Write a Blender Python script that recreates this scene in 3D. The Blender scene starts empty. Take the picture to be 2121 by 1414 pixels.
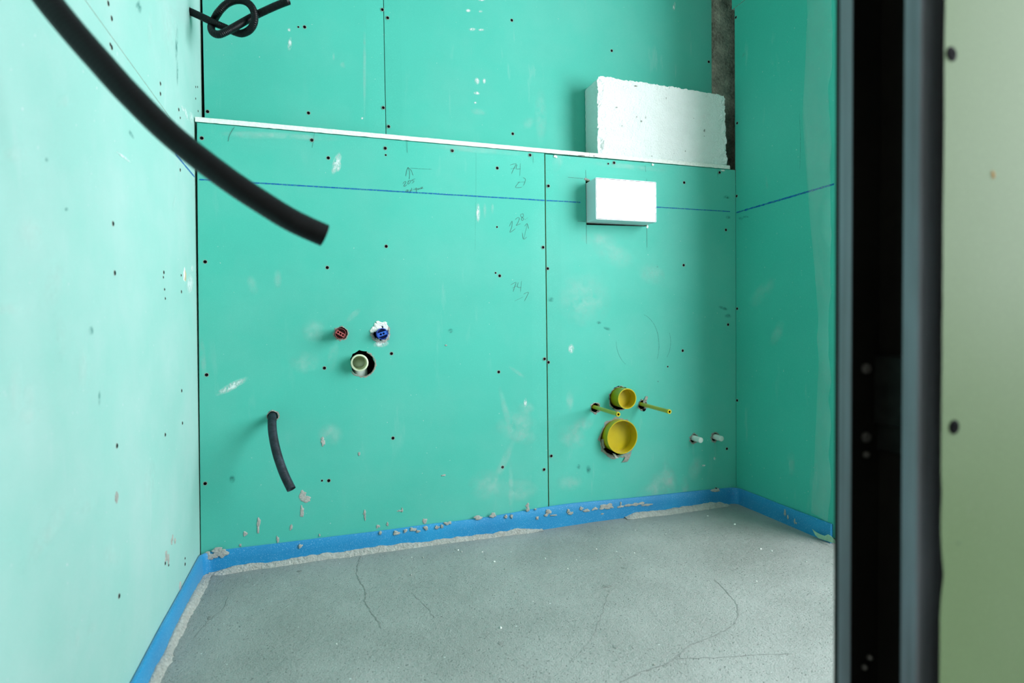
import bpy, bmesh, math, random
from mathutils import Vector, Matrix, noise
from mathutils.geometry import delaunay_2d_cdt
random.seed(7)
SC = bpy.context.scene
COL = SC.collection

# ------------------------------------------------------------------ camera
FPX, PX0, PY0 = 1184.31, 1060.5, 707.0
YAW, PITCH, ROLL = math.radians(18.335), math.radians(-1.6086), math.radians(-0.730)
CAM = Vector((0.0, -1.70, 0.648))
_f = Vector((math.sin(YAW)*math.cos(PITCH), math.cos(YAW)*math.cos(PITCH), math.sin(PITCH)))
_r0 = Vector((math.cos(YAW), -math.sin(YAW), 0)); _u0 = _r0.cross(_f)
_r = _r0*math.cos(ROLL) + _u0*math.sin(ROLL); _u = -_r0*math.sin(ROLL) + _u0*math.cos(ROLL)
cd = bpy.data.cameras.new('camera'); cam = bpy.data.objects.new('camera', cd); COL.objects.link(cam)
cam.matrix_world = Matrix(((_r.x, _u.x, -_f.x, CAM.x), (_r.y, _u.y, -_f.y, CAM.y), (_r.z, _u.z, -_f.z, CAM.z), (0, 0, 0, 1)))
cd.sensor_fit = 'HORIZONTAL'; cd.sensor_width = 36.0; cd.lens = 36.0*FPX/2121.0
cd.clip_start = 0.01; cd.clip_end = 100
cd.dof.use_dof = True; cd.dof.focus_distance = 1.72; cd.dof.aperture_fstop = 3.6
SC.camera = cam

# ------------------------------------------------------------------ daylight
W = bpy.data.worlds.new('sky'); SC.world = W; W.use_nodes = True
_bg = W.node_tree.nodes['Background']; _bg.inputs[0].default_value = (0.88, 0.95, 1.0, 1); _bg.inputs[1].default_value = 15.0
WIN1 = dict(y0=-2.60, y1=-0.62, z0=0.55, z1=2.10)      # window in the outer wall, to the right of the doorway stub
XWIN = 1.85
YEND = -0.425                                            # where the right wall of the room ends
XSTUB = 0.75                                            # end of the partition stub
def portal(name, loc, rot, sx, sy):
    l = bpy.data.lights.new(name, 'AREA'); l.shape = 'RECTANGLE'; l.size = sx; l.size_y = sy; l.cycles.is_portal = True
    o = bpy.data.objects.new(name, l); o.location = loc; o.rotation_euler = rot; COL.objects.link(o)
portal('window_daylight', (XWIN+.05, (WIN1['y0']+WIN1['y1'])/2, (WIN1['z0']+WIN1['z1'])/2), (0, math.pi/2, 0), WIN1['z1']-WIN1['z0'], WIN1['y1']-WIN1['y0'])
vs = SC.view_settings; vs.view_transform = 'Standard'; vs.look = 'None'; vs.gamma = 1.0; vs.use_curve_mapping = False
vs.exposure = 0.0
SC.cycles.max_bounces = 14; SC.cycles.diffuse_bounces = 10; SC.cycles.use_denoising = True
SC.cycles.caustics_reflective = False; SC.cycles.caustics_refractive = False

# ------------------------------------------------------------------ measures of the place
ZF = 0.0547                      # top of the foam edge strip
XL, LEAN = -0.3228, 0.01268      # left wall and its lean
XR = 1.4129                      # right wall
ZLEDGE = 1.2058                  # top of the ledge
ZCHALK = 1.0434
YUP = 0.100                      # upper back wall, set back behind the ledge
TB = 0.0125                      # board thickness
YNEAR, YFAR = -1.3858, -1.3130   # partition stud faces
XJ = 0.430                       # right jamb of the doorway
ZCEIL = 2.50
def ray(px, py): return _f + _r*((px-PX0)/FPX) - _u*((py-PY0)/FPX)
def onY(px, py, Y=0.0):
    d = ray(px, py); return CAM + d*((Y-CAM.y)/d.y)
def onX(px, py, X):
    d = ray(px, py); return CAM + d*((X-CAM.x)/d.x)
def onZ(px, py, Z):
    d = ray(px, py); return CAM + d*((Z-CAM.z)/d.z)
def onL(px, py):
    d = ray(px, py); t = (XL + LEAN*(CAM.z-ZF) - CAM.x)/(d.x - LEAN*d.z); return CAM + d*t
def depth(px, py, t): return CAM + ray(px, py)*t      # t metres along the optical axis

# wall frames: (u,v,n) -> world
class Frame:
    def __init__(s, kind, off=0.0): s.kind, s.off = kind, off
    def __call__(s, u, v, n=0.0):
        if s.kind == 'Y': return Vector((u, s.off-n, v))
        if s.kind == 'L': return Vector((XL+LEAN*(v-ZF)+n, u, v))
        if s.kind == 'X': return Vector((s.off-n, u, v))
    def uv(s, px, py):
        if s.kind == 'Y': p = onY(px, py, s.off); return (p.x, p.z)
        if s.kind == 'L': p = onL(px, py); return (p.y, p.z)
        p = onX(px, py, s.off); return (p.y, p.z)
    def rot(s):     # local x=u, y=v, z=n
        if s.kind == 'Y': m = Matrix(((1, 0, 0), (0, 0, -1), (0, 1, 0)))
        elif s.kind == 'L': m = Matrix(((0, 0, 1), (1, 0, 0), (0, 1, 0)))
        else: m = Matrix(((0, 0, -1), (-1, 0, 0), (0, 1, 0)))
        return m.to_4x4()
FB, FU, FL, FR = Frame('Y', 0.0), Frame('Y', YUP), Frame('L'), Frame('X', XR)
FN = Frame('Y', -1.3983)

# ------------------------------------------------------------------ materials
def srgb(r, g, b):
    f = lambda c: c/12.92 if c <= .04045 else ((c+.055)/1.055)**2.4
    return (f(r/255), f(g/255), f(b/255), 1)
def newmat(name):
    m = bpy.data.materials.new(name); m.use_nodes = True
    nt = m.node_tree; return m, nt, nt.nodes['Principled BSDF']
def N(nt, typ, **kw):
    n = nt.nodes.new(typ)
    for k, v in kw.items():
        if k in n.inputs: n.inputs[k].default_value = v
        else: setattr(n, k, v)
    return n
def noise_tex(nt, scale, detail=4, rough=.5, stretch=(1, 1, 1), rot=(0, 0, 0)):
    tc = N(nt, 'ShaderNodeTexCoord'); mp = N(nt, 'ShaderNodeMapping')
    mp.inputs['Scale'].default_value = stretch; mp.inputs['Rotation'].default_value = rot
    nt.links.new(tc.outputs['Object'], mp.inputs['Vector'])
    n = N(nt, 'ShaderNodeTexNoise', Scale=scale, Detail=detail, Roughness=rough)
    nt.links.new(mp.outputs[0], n.inputs['Vector']); return n
def ramp(nt, src, p0, p1, c0=(0, 0, 0, 1), c1=(1, 1, 1, 1)):
    r = N(nt, 'ShaderNodeValToRGB'); e = r.color_ramp.elements
    e[0].position, e[1].position = p0, p1; e[0].color, e[1].color = c0, c1
    nt.links.new(src, r.inputs[0]); return r
def mixc(nt, fac, a, b):
    m = N(nt, 'ShaderNodeMix'); m.data_type = 'RGBA'
    for sock, val in ((m.inputs[0], fac), (m.inputs[6], a), (m.inputs[7], b)):
        if hasattr(val, 'links') or isinstance(val, bpy.types.NodeSocket): nt.links.new(val, sock)
        else: sock.default_value = val
    return m.outputs[2]
def math_n(nt, op, a, b):
    m = N(nt, 'ShaderNodeMath'); m.operation = op
    for i, v in enumerate((a, b)):
        if isinstance(v, bpy.types.NodeSocket): nt.links.new(v, m.inputs[i])
        else: m.inputs[i].default_value = v
    return m.outputs[0]
def bump(nt, bsdf, src, strength, dist):
    b = N(nt, 'ShaderNodeBump', Strength=strength, Distance=dist)
    nt.links.new(src, b.inputs['Height']); nt.links.new(b.outputs[0], bsdf.inputs['Normal']); return b
def simple(name, col, rough=.6, metal=0.0, var=.0, scale=30, bumpd=0, spec=.5):
    m, nt, b = newmat(name)
    b.inputs['Roughness'].default_value = rough; b.inputs['Metallic'].default_value = metal
    b.inputs['Specular IOR Level'].default_value = spec
    n = noise_tex(nt, scale, 5, .6)
    lo = tuple(c*(1-var) for c in col[:3])+(1,); hi = tuple(min(1, c*(1+var)) for c in col[:3])+(1,)
    r = ramp(nt, n.outputs[0], .3, .7, lo, hi); nt.links.new(r.outputs[0], b.inputs['Base Color'])
    if bumpd: bump(nt, b, n.outputs[0], .6, bumpd)
    return m

def board_mat(name, col, dust, dustvar, specks=.5):
    m, nt, b = newmat(name)
    b.inputs['Roughness'].default_value = .62; b.inputs['Specular IOR Level'].default_value = .25
    big = noise_tex(nt, 2.2, 3, .5)
    base = ramp(nt, big.outputs[0], .3, .7, tuple(c*.94 for c in col[:3])+(1,), tuple(c*1.05 for c in col[:3])+(1,)).outputs[0]
    fib = noise_tex(nt, 520, 2, .6)
    base = mixc(nt, ramp(nt, fib.outputs[0], .55, .85).outputs[0], base, tuple(min(1, c*1.25+.02) for c in col[:3])+(1,))
    # plaster dust: soft cloud + sparse rubbed streaks; even share also paints left wall's brightness
    cloud = noise_tex(nt, 3.1, 6, .62)
    cl = math_n(nt, 'MULTIPLY', ramp(nt, cloud.outputs[0], .42, .78).outputs[0], dustvar)
    st = noise_tex(nt, 9, 5, .6, (3.2, 3.2, .55), (0.25, 0.35, 0))
    gate = noise_tex(nt, 1.7, 2, .5)
    sm = math_n(nt, 'MULTIPLY', ramp(nt, st.outputs[0], .62, .80).outputs[0], ramp(nt, gate.outputs[0], .45, .7).outputs[0])
    sm = math_n(nt, 'MULTIPLY', sm, .28)
    fac = math_n(nt, 'ADD', math_n(nt, 'ADD', cl, sm), dust)
    sp = noise_tex(nt, 140, 1, .4)
    spk = ramp(nt, sp.outputs[0], .775, .80).outputs[0]
    fac = math_n(nt, 'MINIMUM', math_n(nt, 'ADD', fac, math_n(nt, 'MULTIPLY', spk, specks)), .95)
    colr = mixc(nt, fac, base, (.60, .63, .63, 1))
    nt.links.new(colr, b.inputs['Base Color'])
    bump(nt, b, fib.outputs[0], .25, .0004)
    return m
GREEN = (.060, .46, .362)
M_BOARD = board_mat('green_board_paper', GREEN, 0.03, 0.08)
M_BOARD_L = board_mat('dusty_lit_green_board_paper', GREEN, 0.45, 0.22)  # some dust, plus the paleness of strong light mixed into the colour
M_BOARD_R = board_mat('clean_green_board_paper', GREEN, 0.0, 0.03)
M_BOARD_N = board_mat('sage_board_paper', (.165, .245, .118), 0.0, 0.05, 0.0)
M_GYPSUM = simple('gypsum_core', (.82, .81, .76, 1), .85, 0, .12, 160, .0015)
M_GYPGREY = simple('broken_gypsum', (.30, .29, .26, 1), .9, 0, .5, 240, .003)
M_EDGEPAPER = simple('board_edge_paper', (.24, .34, .17, 1), .85, 0, .15, 120)
M_PAPER = simple('torn_grey_paper', (.30, .29, .25, 1), .9, 0, .25, 200, .001)
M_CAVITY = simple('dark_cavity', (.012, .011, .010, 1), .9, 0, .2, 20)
M_BLACKSCREW = simple('black_phosphate', (.002, .002, .003, 1), .7, 0, .2, 300, 0, .05)
M_HOSE = simple('black_conduit_plastic', (.0035, .0033, .0042, 1), .40, 0, .4, 60, 0, .22)
M_DUSTYHOSE = simple('dusty_black_conduit', (.016, .021, .029, 1), .55, 0, .9, 55, 0, .3)
M_YELLOW = simple('yellow_plastic', (.56, .43, .010, 1), .30, 0, .06, 30)
M_WHITEPIPE = simple('milky_plastic', (.66, .74, .68, 1), .35, 0, .05, 40)
M_CREAM = simple('cream_drain_plastic', (.62, .66, .46, 1), .35, 0, .05, 40)
M_RED = simple('red_plug_plastic', (.24, .03, .032, 1), .45, 0, .2, 80)
M_REDBAR = simple('lit_red_grip_plastic', (.42, .085, .085, 1), .45, 0, .15, 80)  # plug red made lighter, so the bar looks lit before its recess
M_BLUEBAR = simple('lit_blue_grip_plastic', (.03, .12, .55, 1), .4, 0, .15, 80)  # brighter copy of the plug blue, light painted on the grip bar
M_BLUE = simple('blue_plug_plastic', (.012, .05, .38, 1), .4, 0, .2, 80)
M_BOX = simple('white_box_plastic', (.74, .745, .78, 1), .35, 0, .01, 8)
M_PENCIL = simple('pencil_graphite', (.035, .075, .065, 1), .6, 0, .3, 400)
M_CHALKDARK = simple('black_line', (.01, .02, .02, 1), .8)
M_CEIL = simple('ceiling_cement', (.42, .43, .41, 1), .9, 0, .04, 3)
M_CORR = simple('corridor_plaster', (.45, .44, .40, 1), .9, 0, .06, 3)
M_FRAME = simple('window_reveal_white', (.78, .78, .76, 1), .6, 0, .03, 5)
M_STUDINSIDE = simple('dark_stud_inside', (.010, .009, .007, 1), .75, 0, .4, 12, 0, .15)
M_BRACKET = simple('bracket_steel', (.03, .033, .03, 1), .4, .6, .3, 60)

def concrete(name, c0, c1, scale=14, bumps=.004):
    m, nt, b = newmat(name); b.inputs['Roughness'].default_value = .8
    n = noise_tex(nt, scale, 8, .65); n2 = noise_tex(nt, scale*9, 4, .6)
    c = mixc(nt, .35, ramp(nt, n.outputs[0], .3, .7, c0, c1).outputs[0], ramp(nt, n2.outputs[0], .35, .7, c0, c1).outputs[0])
    nt.links.new(c, b.inputs['Base Color']); bump(nt, b, math_n(nt, 'ADD', n.outputs[0], n2.outputs[0]), .8, bumps); return m
M_COLUMN = concrete('stained_concrete', (.08, .08, .062, 1), (.78, .77, .62, 1), 16, .007)
M_MORTAR = concrete('splashed_mortar', (.36, .345, .31, 1), (.74, .72, .67, 1), 120, .004)
M_BLOCK = concrete('white_rough_block', (.82, .83, .80, 1), (.92, .93, .91, 1), 22, .006)

def floor_mat():
    m, nt, b = newmat('cement_screed')
    b.inputs['Specular IOR Level'].default_value = .5
    big = noise_tex(nt, 3, 5, .6); fine = noise_tex(nt, 330, 3, .6); mid = noise_tex(nt, 60, 6, .62)
    pit = noise_tex(nt, 190, 1, .5)
    c = ramp(nt, big.outputs[0], .3, .72, (.215, .215, .195, 1), (.35, .347, .325, 1)).outputs[0]
    c = mixc(nt, math_n(nt, 'MULTIPLY', ramp(nt, fine.outputs[0], .35, .75).outputs[0], .35), c, (.50, .50, .49, 1))
    c = mixc(nt, math_n(nt, 'MULTIPLY', ramp(nt, pit.outputs[0], .70, .76).outputs[0], .5), c, (.12, .125, .115, 1))
    sp = noise_tex(nt, 130, 1, .4)
    c = mixc(nt, ramp(nt, sp.outputs[0], .80, .83).outputs[0], c, (.66, .68, .66, 1))
    nt.links.new(c, b.inputs['Base Color'])
    r = ramp(nt, mid.outputs[0], .3, .7, (.46,)*3+(1,), (.66,)*3+(1,)); nt.links.new(r.outputs[0], b.inputs['Roughness'])
    h = math_n(nt, 'ADD', math_n(nt, 'MULTIPLY', fine.outputs[0], .55), mid.outputs[0])
    h = math_n(nt, 'SUBTRACT', h, math_n(nt, 'MULTIPLY', ramp(nt, pit.outputs[0], .66, .76).outputs[0], .7))
    bump(nt, b, h, .8, .0042); return m
M_FLOOR = floor_mat()
M_CRACK = simple('screed_crack', (.21, .215, .20, 1), .95, 0, .3, 90)

def foam_mat():
    m, nt, b = newmat('blue_polyethylene_foam'); b.inputs['Roughness'].default_value = .55
    n = noise_tex(nt, 380, 3, .65); n2 = noise_tex(nt, 5, 3)
    base = ramp(nt, n2.outputs[0], .3, .7, (.001, .19, .43, 1), (.003, .27, .54, 1)).outputs[0]
    c = mixc(nt, math_n(nt, 'MULTIPLY', ramp(nt, n.outputs[0], .56, .74).outputs[0], .45), base, (.45, .70, .90, 1))
    nt.links.new(c, b.inputs['Base Color']); bump(nt, b, n.outputs[0], .5, .0012)
    b.inputs['Sheen Weight'].default_value = .30; b.inputs['Sheen Tint'].default_value = (.55, .8, 1, 1); return m
M_FOAM = foam_mat()

def galv():
    m, nt, b = newmat('galvanised_steel'); b.inputs['Metallic'].default_value = .30; b.inputs['Roughness'].default_value = .42
    n = noise_tex(nt, 14, 6, .6, (14, 14, .25)); n2 = noise_tex(nt, 9, 4, .6, (2, 2, .4))
    c = mixc(nt, .4, ramp(nt, n.outputs[0], .3, .7, (.13, .13, .15, 1), (.25, .255, .29, 1)).outputs[0],
             ramp(nt, n2.outputs[0], .35, .7, (.13, .12, .13, 1), (.30, .33, .40, 1)).outputs[0])
    nt.links.new(c, b.inputs['Base Color']); return m
M_GALV = galv()

def film_mat():
    m, nt, b = newmat('clear_plastic_film')
    b.inputs['Base Color'].default_value = (.75, .85, .82, 1); b.inputs['Roughness'].default_value = .20
    b.inputs['Specular IOR Level'].default_value = .6
    t = N(nt, 'ShaderNodeBsdfTransparent'); mx = N(nt, 'ShaderNodeMixShader'); mx.inputs[0].default_value = .16
    out = nt.nodes['Material Output']
    nt.links.new(t.outputs[0], mx.inputs[1]); nt.links.new(b.outputs[0], mx.inputs[2]); nt.links.new(mx.outputs[0], out.inputs[0])
    return m
M_FILM = film_mat()

def decal_mat(name, col, lo, hi, scale, strength, stretch=(1, 1, 1), edge=True):
    """a rubbed mark: patchy pigment that lets the board show between"""
    m, nt, b = newmat(name); b.inputs['Base Color'].default_value = col; b.inputs['Roughness'].default_value = .85
    b.inputs['Specular IOR Level'].default_value = .2
    n = noise_tex(nt, scale, 6, .65, stretch)
    a = ramp(nt, n.outputs[0], lo, hi).outputs[0]
    if edge:
        uv = N(nt, 'ShaderNodeUVMap'); uv.uv_map = 'UVMap'
        sx = N(nt, 'ShaderNodeVectorMath'); sx.operation = 'LENGTH'; nt.links.new(uv.outputs[0], sx.inputs[0])
        fall = ramp(nt, sx.outputs['Value'], .35, 1.0, (1, 1, 1, 1), (0, 0, 0, 1)).outputs[0]
        a = math_n(nt, 'MULTIPLY', a, fall)
    a = math_n(nt, 'MULTIPLY', a, strength)
    t = N(nt, 'ShaderNodeBsdfTransparent'); mx = N(nt, 'ShaderNodeMixShader')
    nt.links.new(a, mx.inputs[0]); nt.links.new(t.outputs[0], mx.inputs[1]); nt.links.new(b.outputs[0], mx.inputs[2])
    nt.links.new(mx.outputs[0], nt.nodes['Material Output'].inputs[0]); return m
M_CHALK = decal_mat('blue_chalk', (.010, .13, .42, 1), .25, .58, 220, .88, (1, 1, 1), False)
M_SMEAR = decal_mat('plaster_smear', (.70, .80, .77, 1), .34, .80, 24, .34)
M_SCUFF = decal_mat('hard_white_scuff', (.80, .86, .84, 1), .36, .58, 80, .85, (1.4, 1.4, .8))
M_DARKSMEAR = decal_mat('dark_smudge', (.03, .20, .18, 1), .35, .65, 80, .6)
M_FAINT = decal_mat('faint_pencil', (.05, .15, .13, 1), .3, .6, 200, .6, (1, 1, 1), False)

# ------------------------------------------------------------------ mesh helpers
def link(name, me, mat=None, parent=None):
    o = bpy.data.objects.new(name, me); COL.objects.link(o)
    if me is not None and mat is not None:
        for x in (mat if isinstance(mat, (list, tuple)) else [mat]): me.materials.append(x)
    if parent is not None:
        o.parent = parent
        o.matrix_parent_inverse = Matrix.Identity(4)
    return o
def from_bm(name, bm, mat, parent=None, smooth=False):
    me = bpy.data.meshes.new(name); bm.normal_update(); bm.to_mesh(me); bm.free()
    if smooth:
        for p in me.polygons: p.use_smooth = True
    return link(name, me, mat, parent)
def tag(o, label, cat, group=None):
    o['label'] = label; o['category'] = cat
    if group: o['group'] = group
    return o
def structure(o, label=None):
    o['kind'] = 'structure'
    if label: o['label'] = label
    return o
def empty(name, loc, label, cat, group=None):
    o = bpy.data.objects.new(name, None); COL.objects.link(o); o.location = loc; o.empty_display_size = .03
    tag(o, label, cat, group); bpy.context.view_layer.update(); return o
def adopt(o, parent):
    o.parent = parent; o.matrix_parent_inverse = parent.matrix_world.inverted(); return o
def box_bm(bm, x0, x1, y0, y1, z0, z1):
    v = [bm.verts.new(p) for p in ((x0,y0,z0),(x1,y0,z0),(x1,y1,z0),(x0,y1,z0),(x0,y0,z1),(x1,y0,z1),(x1,y1,z1),(x0,y1,z1))]
    for f in ((0,3,2,1),(4,5,6,7),(0,1,5,4),(1,2,6,5),(2,3,7,6),(3,0,4,7)): bm.faces.new([v[i] for i in f])
    return v
def box(name, x0, x1, y0, y1, z0, z1, mat, parent=None, bevel=0):
    bm = bmesh.new(); box_bm(bm, x0, x1, y0, y1, z0, z1)
    if bevel: bmesh.ops.bevel(bm, geom=bm.edges[:], offset=bevel, segments=2, affect='EDGES', profile=.6)
    return from_bm(name, bm, mat, parent, False)
def inside(p, poly):
    c = False; j = len(poly)-1
    for i in range(len(poly)):
        a, b = poly[i], poly[j]
        if (a[1] > p[1]) != (b[1] > p[1]) and p[0] < (b[0]-a[0])*(p[1]-a[1])/(b[1]-a[1])+a[0]: c = not c
        j = i
    return c
def jag(cu, cv, ru, rv, n=26, amp=.10, seed=0, rot=0):
    rnd = random.Random(seed); pts = []
    for i in range(n):
        a = 2*math.pi*i/n; k = 1+rnd.uniform(-amp, amp)
        x, y = ru*k*math.cos(a), rv*k*math.sin(a)
        pts.append((cu+x*math.cos(rot)-y*math.sin(rot), cv+x*math.sin(rot)+y*math.cos(rot)))
    return pts
def board(name, fr, outline, mat, parent, holes=(), tapers=(), th=TB, wob=0.0, edge=None):
    """plasterboard sheet: outline in wall (u,v); tapers = u (or ('v',v)) positions of tapered long edges"""
    verts, edges = [], []
    def loop(pts):
        s = len(verts); verts.extend([Vector(p) for p in pts])
        for i in range(len(pts)): edges.append((s+i, s+(i+1) % len(pts)))
    dens = []
    for i in range(len(outline)):
        a, b = outline[i], outline[(i+1) % len(outline)]
        L = math.hypot(b[0]-a[0], b[1]-a[1]); n = max(1, int(L/.03)) if wob else 1
        for k in range(n):
            t = k/n; w = (wob*(noise.noise((a[0]*7+t*L*38, i*5.1, 1.7))) if (wob and 0 < k) else 0)
            du, dv = (b[0]-a[0])/L, (b[1]-a[1])/L
            dens.append((a[0]+(b[0]-a[0])*t-dv*w, a[1]+(b[1]-a[1])*t+du*w))
    loop(dens)
    for h in holes: loop(h)
    us = [p[0] for p in outline]; vsx = [p[1] for p in outline]
    tl = []
    for t in tapers:
        if isinstance(t, tuple):
            sgn = 1 if abs(t[1]-min(vsx)) < abs(t[1]-max(vsx)) else -1
            for q in (.015, .05):
                s = len(verts); verts += [Vector((min(us), t[1]+sgn*q)), Vector((max(us), t[1]+sgn*q))]; edges.append((s, s+1))
            tl.append(('v', t[1]))
        else:
            sgn = 1 if abs(t-min(us)) < abs(t-max(us)) else -1
            for q in (.015, .05):
                s = len(verts); verts += [Vector((t+sgn*q, min(vsx))), Vector((t+sgn*q, max(vsx)))]; edges.append((s, s+1))
            tl.append(('u', t))
    r = delaunay_2d_cdt(verts, edges, [], 0, 1e-6)
    P, T = r[0], r[2]
    bm = bmesh.new()
    def nn(p):
        n = 0
        for ax, val in tl:
            d = abs((p[0] if ax == 'u' else p[1])-val)
            if d < .05: n = min(n, -.0016*(1-d/.05))
        return n
    vf = [bm.verts.new(fr(p[0], p[1], nn(p))) for p in P]
    vb = [bm.verts.new(fr(p[0], p[1], -th)) for p in P]
    cnt = {}
    for t in T:
        c = ((P[t[0]][0]+P[t[1]][0]+P[t[2]][0])/3, (P[t[0]][1]+P[t[1]][1]+P[t[2]][1])/3)
        if not inside(c, dens) or any(inside(c, h) for h in holes): continue
        try:
            bm.faces.new([vf[i] for i in t]).material_index = 0; bm.faces.new([vb[i] for i in reversed(t)]).material_index = 0
        except ValueError: continue
        for i in range(3):
            a, b = t[i], t[(i+1) % 3]; k = (min(a, b), max(a, b)); cnt.setdefault(k, []).append((a, b))
    for k, l in cnt.items():
        if len(l) == 1:
            a, b = l[0]; bm.faces.new([vf[b], vf[a], vb[a], vb[b]]).material_index = 1
    for v in [v for v in bm.verts if not v.link_faces]: bm.verts.remove(v)
    bmesh.ops.recalc_face_normals(bm, faces=bm.faces[:])
    return from_bm(name, bm, [mat, edge or M_GYPSUM], parent)

# screws -------------------------------------------------------------
def screw_mesh(r=.0042, name='screw', ring=None):
    bm = bmesh.new(); n = 12
    prof = [(r*1.34, .00015), (r*1.02, .00035), (r*1.0, .0004), (r*.92, .0009), (r*.45, .0009), (r*.30, .0003)]
    rings = [[bm.verts.new((a*math.cos(2*math.pi*i/n), a*math.sin(2*math.pi*i/n), h)) for i in range(n)] for a, h in prof]
    for k in range(len(rings)-1):
        for i in range(n):
            f = bm.faces.new([rings[k][i], rings[k][(i+1) % n], rings[k+1][(i+1) % n], rings[k+1][i]]); f.material_index = 1 if k == 0 else 0
    bm.faces.new(rings[-1])
    me = bpy.data.meshes.new(name); bm.normal_update(); bm.to_mesh(me); bm.free()
    me.materials.append(M_BLACKSCREW); me.materials.append(ring or M_PAPER); return me
SCREW, SCREW_S, SCREW_L = screw_mesh(), screw_mesh(.0026, 'screw_small'), screw_mesh(.0036, 'screw_left')
def screws(fr, pxs, parent, me=None, nm='screw', lift=0.0):
    for q in pxs:
        u, v = fr.uv(*q[:2]); o = bpy.data.objects.new(nm, me or SCREW); COL.objects.link(o)
        o.matrix_world = Matrix.Translation(fr(u, v, lift)) @ fr.rot() @ Matrix.Rotation(random.random()*6, 4, 'Z')
        o.parent = parent
# drawn marks ---------------------------------------------------------
def strokes(name, fr, pls, width, mat, parent, lift=.0005, px=True, wobble=0):
    bm = bmesh.new()
    for pl in pls:
        P = [Vector(fr.uv(*p)) if px else Vector(p) for p in pl]
        if len(P) > 2:            # smooth the hand-drawn line
            Q = []
            for i in range(len(P)-1):
                p0, p1, p2, p3 = P[max(i-1, 0)], P[i], P[i+1], P[min(i+2, len(P)-1)]
                for k in range(4):
                    t = k/4; Q.append(.5*((2*p1)+(p2-p0)*t+(2*p0-5*p1+4*p2-p3)*t*t+(3*p1-p0-3*p2+p3)*t**3))
            Q.append(P[-1]); P = Q
        prev = None
        for i, p in enumerate(P):
            d = (P[min(i+1, len(P)-1)]-P[max(i-1, 0)])
            if d.length < 1e-7: continue
            d.normalize(); nrm = Vector((-d.y, d.x))
            w = width*.5*(1+wobble*noise.noise((p.x*90, p.y*90, 3)))
            if i in (0, len(P)-1): w *= .6
            a, b = bm.verts.new(fr(*(p+nrm*w), lift)), bm.verts.new(fr(*(p-nrm*w), lift))
            if prev: bm.faces.new([prev[0], prev[1], b, a])
            prev = (a, b)
    bmesh.ops.recalc_face_normals(bm, faces=bm.faces[:])
    return from_bm(name, bm, mat, parent)
def smear(name, fr, cx, cy, rx, ry, ang, mat, parent, lift=.0004):
    """rubbed mark centred on photo measure, radii in px along its own axes"""
    bm = bmesh.new(); uvl = bm.loops.layers.uv.new('UVMap'); n = 5; g = {}
    ca, sa = math.cos(math.radians(ang)), math.sin(math.radians(ang))
    for i in range(n+1):
        for j in range(n+1):
            a, b = -1+2*i/n, -1+2*j/n
            u, v = fr.uv(cx+rx*a*ca-ry*b*sa, cy+rx*a*sa+ry*b*ca)
            g[i, j] = (bm.verts.new(fr(u, v, lift)), (a, b))
    for i in range(n):
        for j in range(n):
            q = [g[i, j], g[i+1, j], g[i+1, j+1], g[i, j+1]]
            f = bm.faces.new([x[0] for x in q])
            for l, x in zip(f.loops, q): l[uvl].uv = x[1]
    bmesh.ops.recalc_face_normals(bm, faces=bm.faces[:])
    return from_bm(name, bm, mat, parent)
def blob(name, fr, cu, cv, ru, rv, parent, mat=None, seed=0, th=.0016, n=20, base=.0001, amp=.45):
    """a crusty lump of dried mortar stuck to a surface"""
    bm = bmesh.new(); rnd = random.Random(seed)
    sd = rnd.uniform(0, 50); ks = [1+amp*1.5*noise.noise((sd+1.3*math.cos(2*math.pi*i/n), 1.3*math.sin(2*math.pi*i/n), sd))+amp*.30*rnd.uniform(-1, 1) for i in range(n)]
    rings = []
    for s, h in ((1, 0), (.86, .7), (.45, 1.0)):
        rings.append([bm.verts.new(fr(cu+ru*ks[i]*s*math.cos(2*math.pi*i/n), cv+rv*ks[i]*s*math.sin(2*math.pi*i/n), base+th*h*(1+rnd.uniform(-.3, .3) if s < 1 else 1))) for i in range(n)])
    for k in range(2):
        for i in range(n): bm.faces.new([rings[k][i], rings[k][(i+1) % n], rings[k+1][(i+1) % n], rings[k+1][i]])
    bm.faces.new(rings[-1]); bmesh.ops.recalc_face_normals(bm, faces=bm.faces[:])
    return from_bm(name, bm, mat or M_MORTAR, parent)
def rag(name, fr, cu, cv, r_in, r_out, parent, mat, seed=0, n=30, amp=.22, lift=.0006, arc=(0, 2*math.pi), curl=.0):
    """ragged collar of torn paper / broken gypsum round a hole"""
    rnd = random.Random(seed); bm = bmesh.new(); prev = None; first = None
    full = arc[1]-arc[0] > 6.28
    for i in range(n + (0 if full else 1)):
        a = arc[0]+(arc[1]-arc[0])*i/n
        ri, ro = r_in*(1+rnd.uniform(-amp, amp)*.4), r_out*(1+rnd.uniform(-amp, amp))
        ro = max(ro, ri*1.02)
        row = [bm.verts.new(fr(cu+r*math.cos(a), cv+r*math.sin(a), h)) for r, h in ((ri, -.003), ((ri*.6+ro*.4), lift*2+curl*rnd.random()), (ro, lift*.5))]
        if prev:
            for k in range(2): bm.faces.new([prev[k], prev[k+1], row[k+1], row[k]])
        else: first = row
        prev = row
    if full:
        for k in range(2): bm.faces.new([prev[k], prev[k+1], first[k+1], first[k]])
    bmesh.ops.recalc_face_normals(bm, faces=bm.faces[:])
    return from_bm(name, bm, mat, parent)
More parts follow.
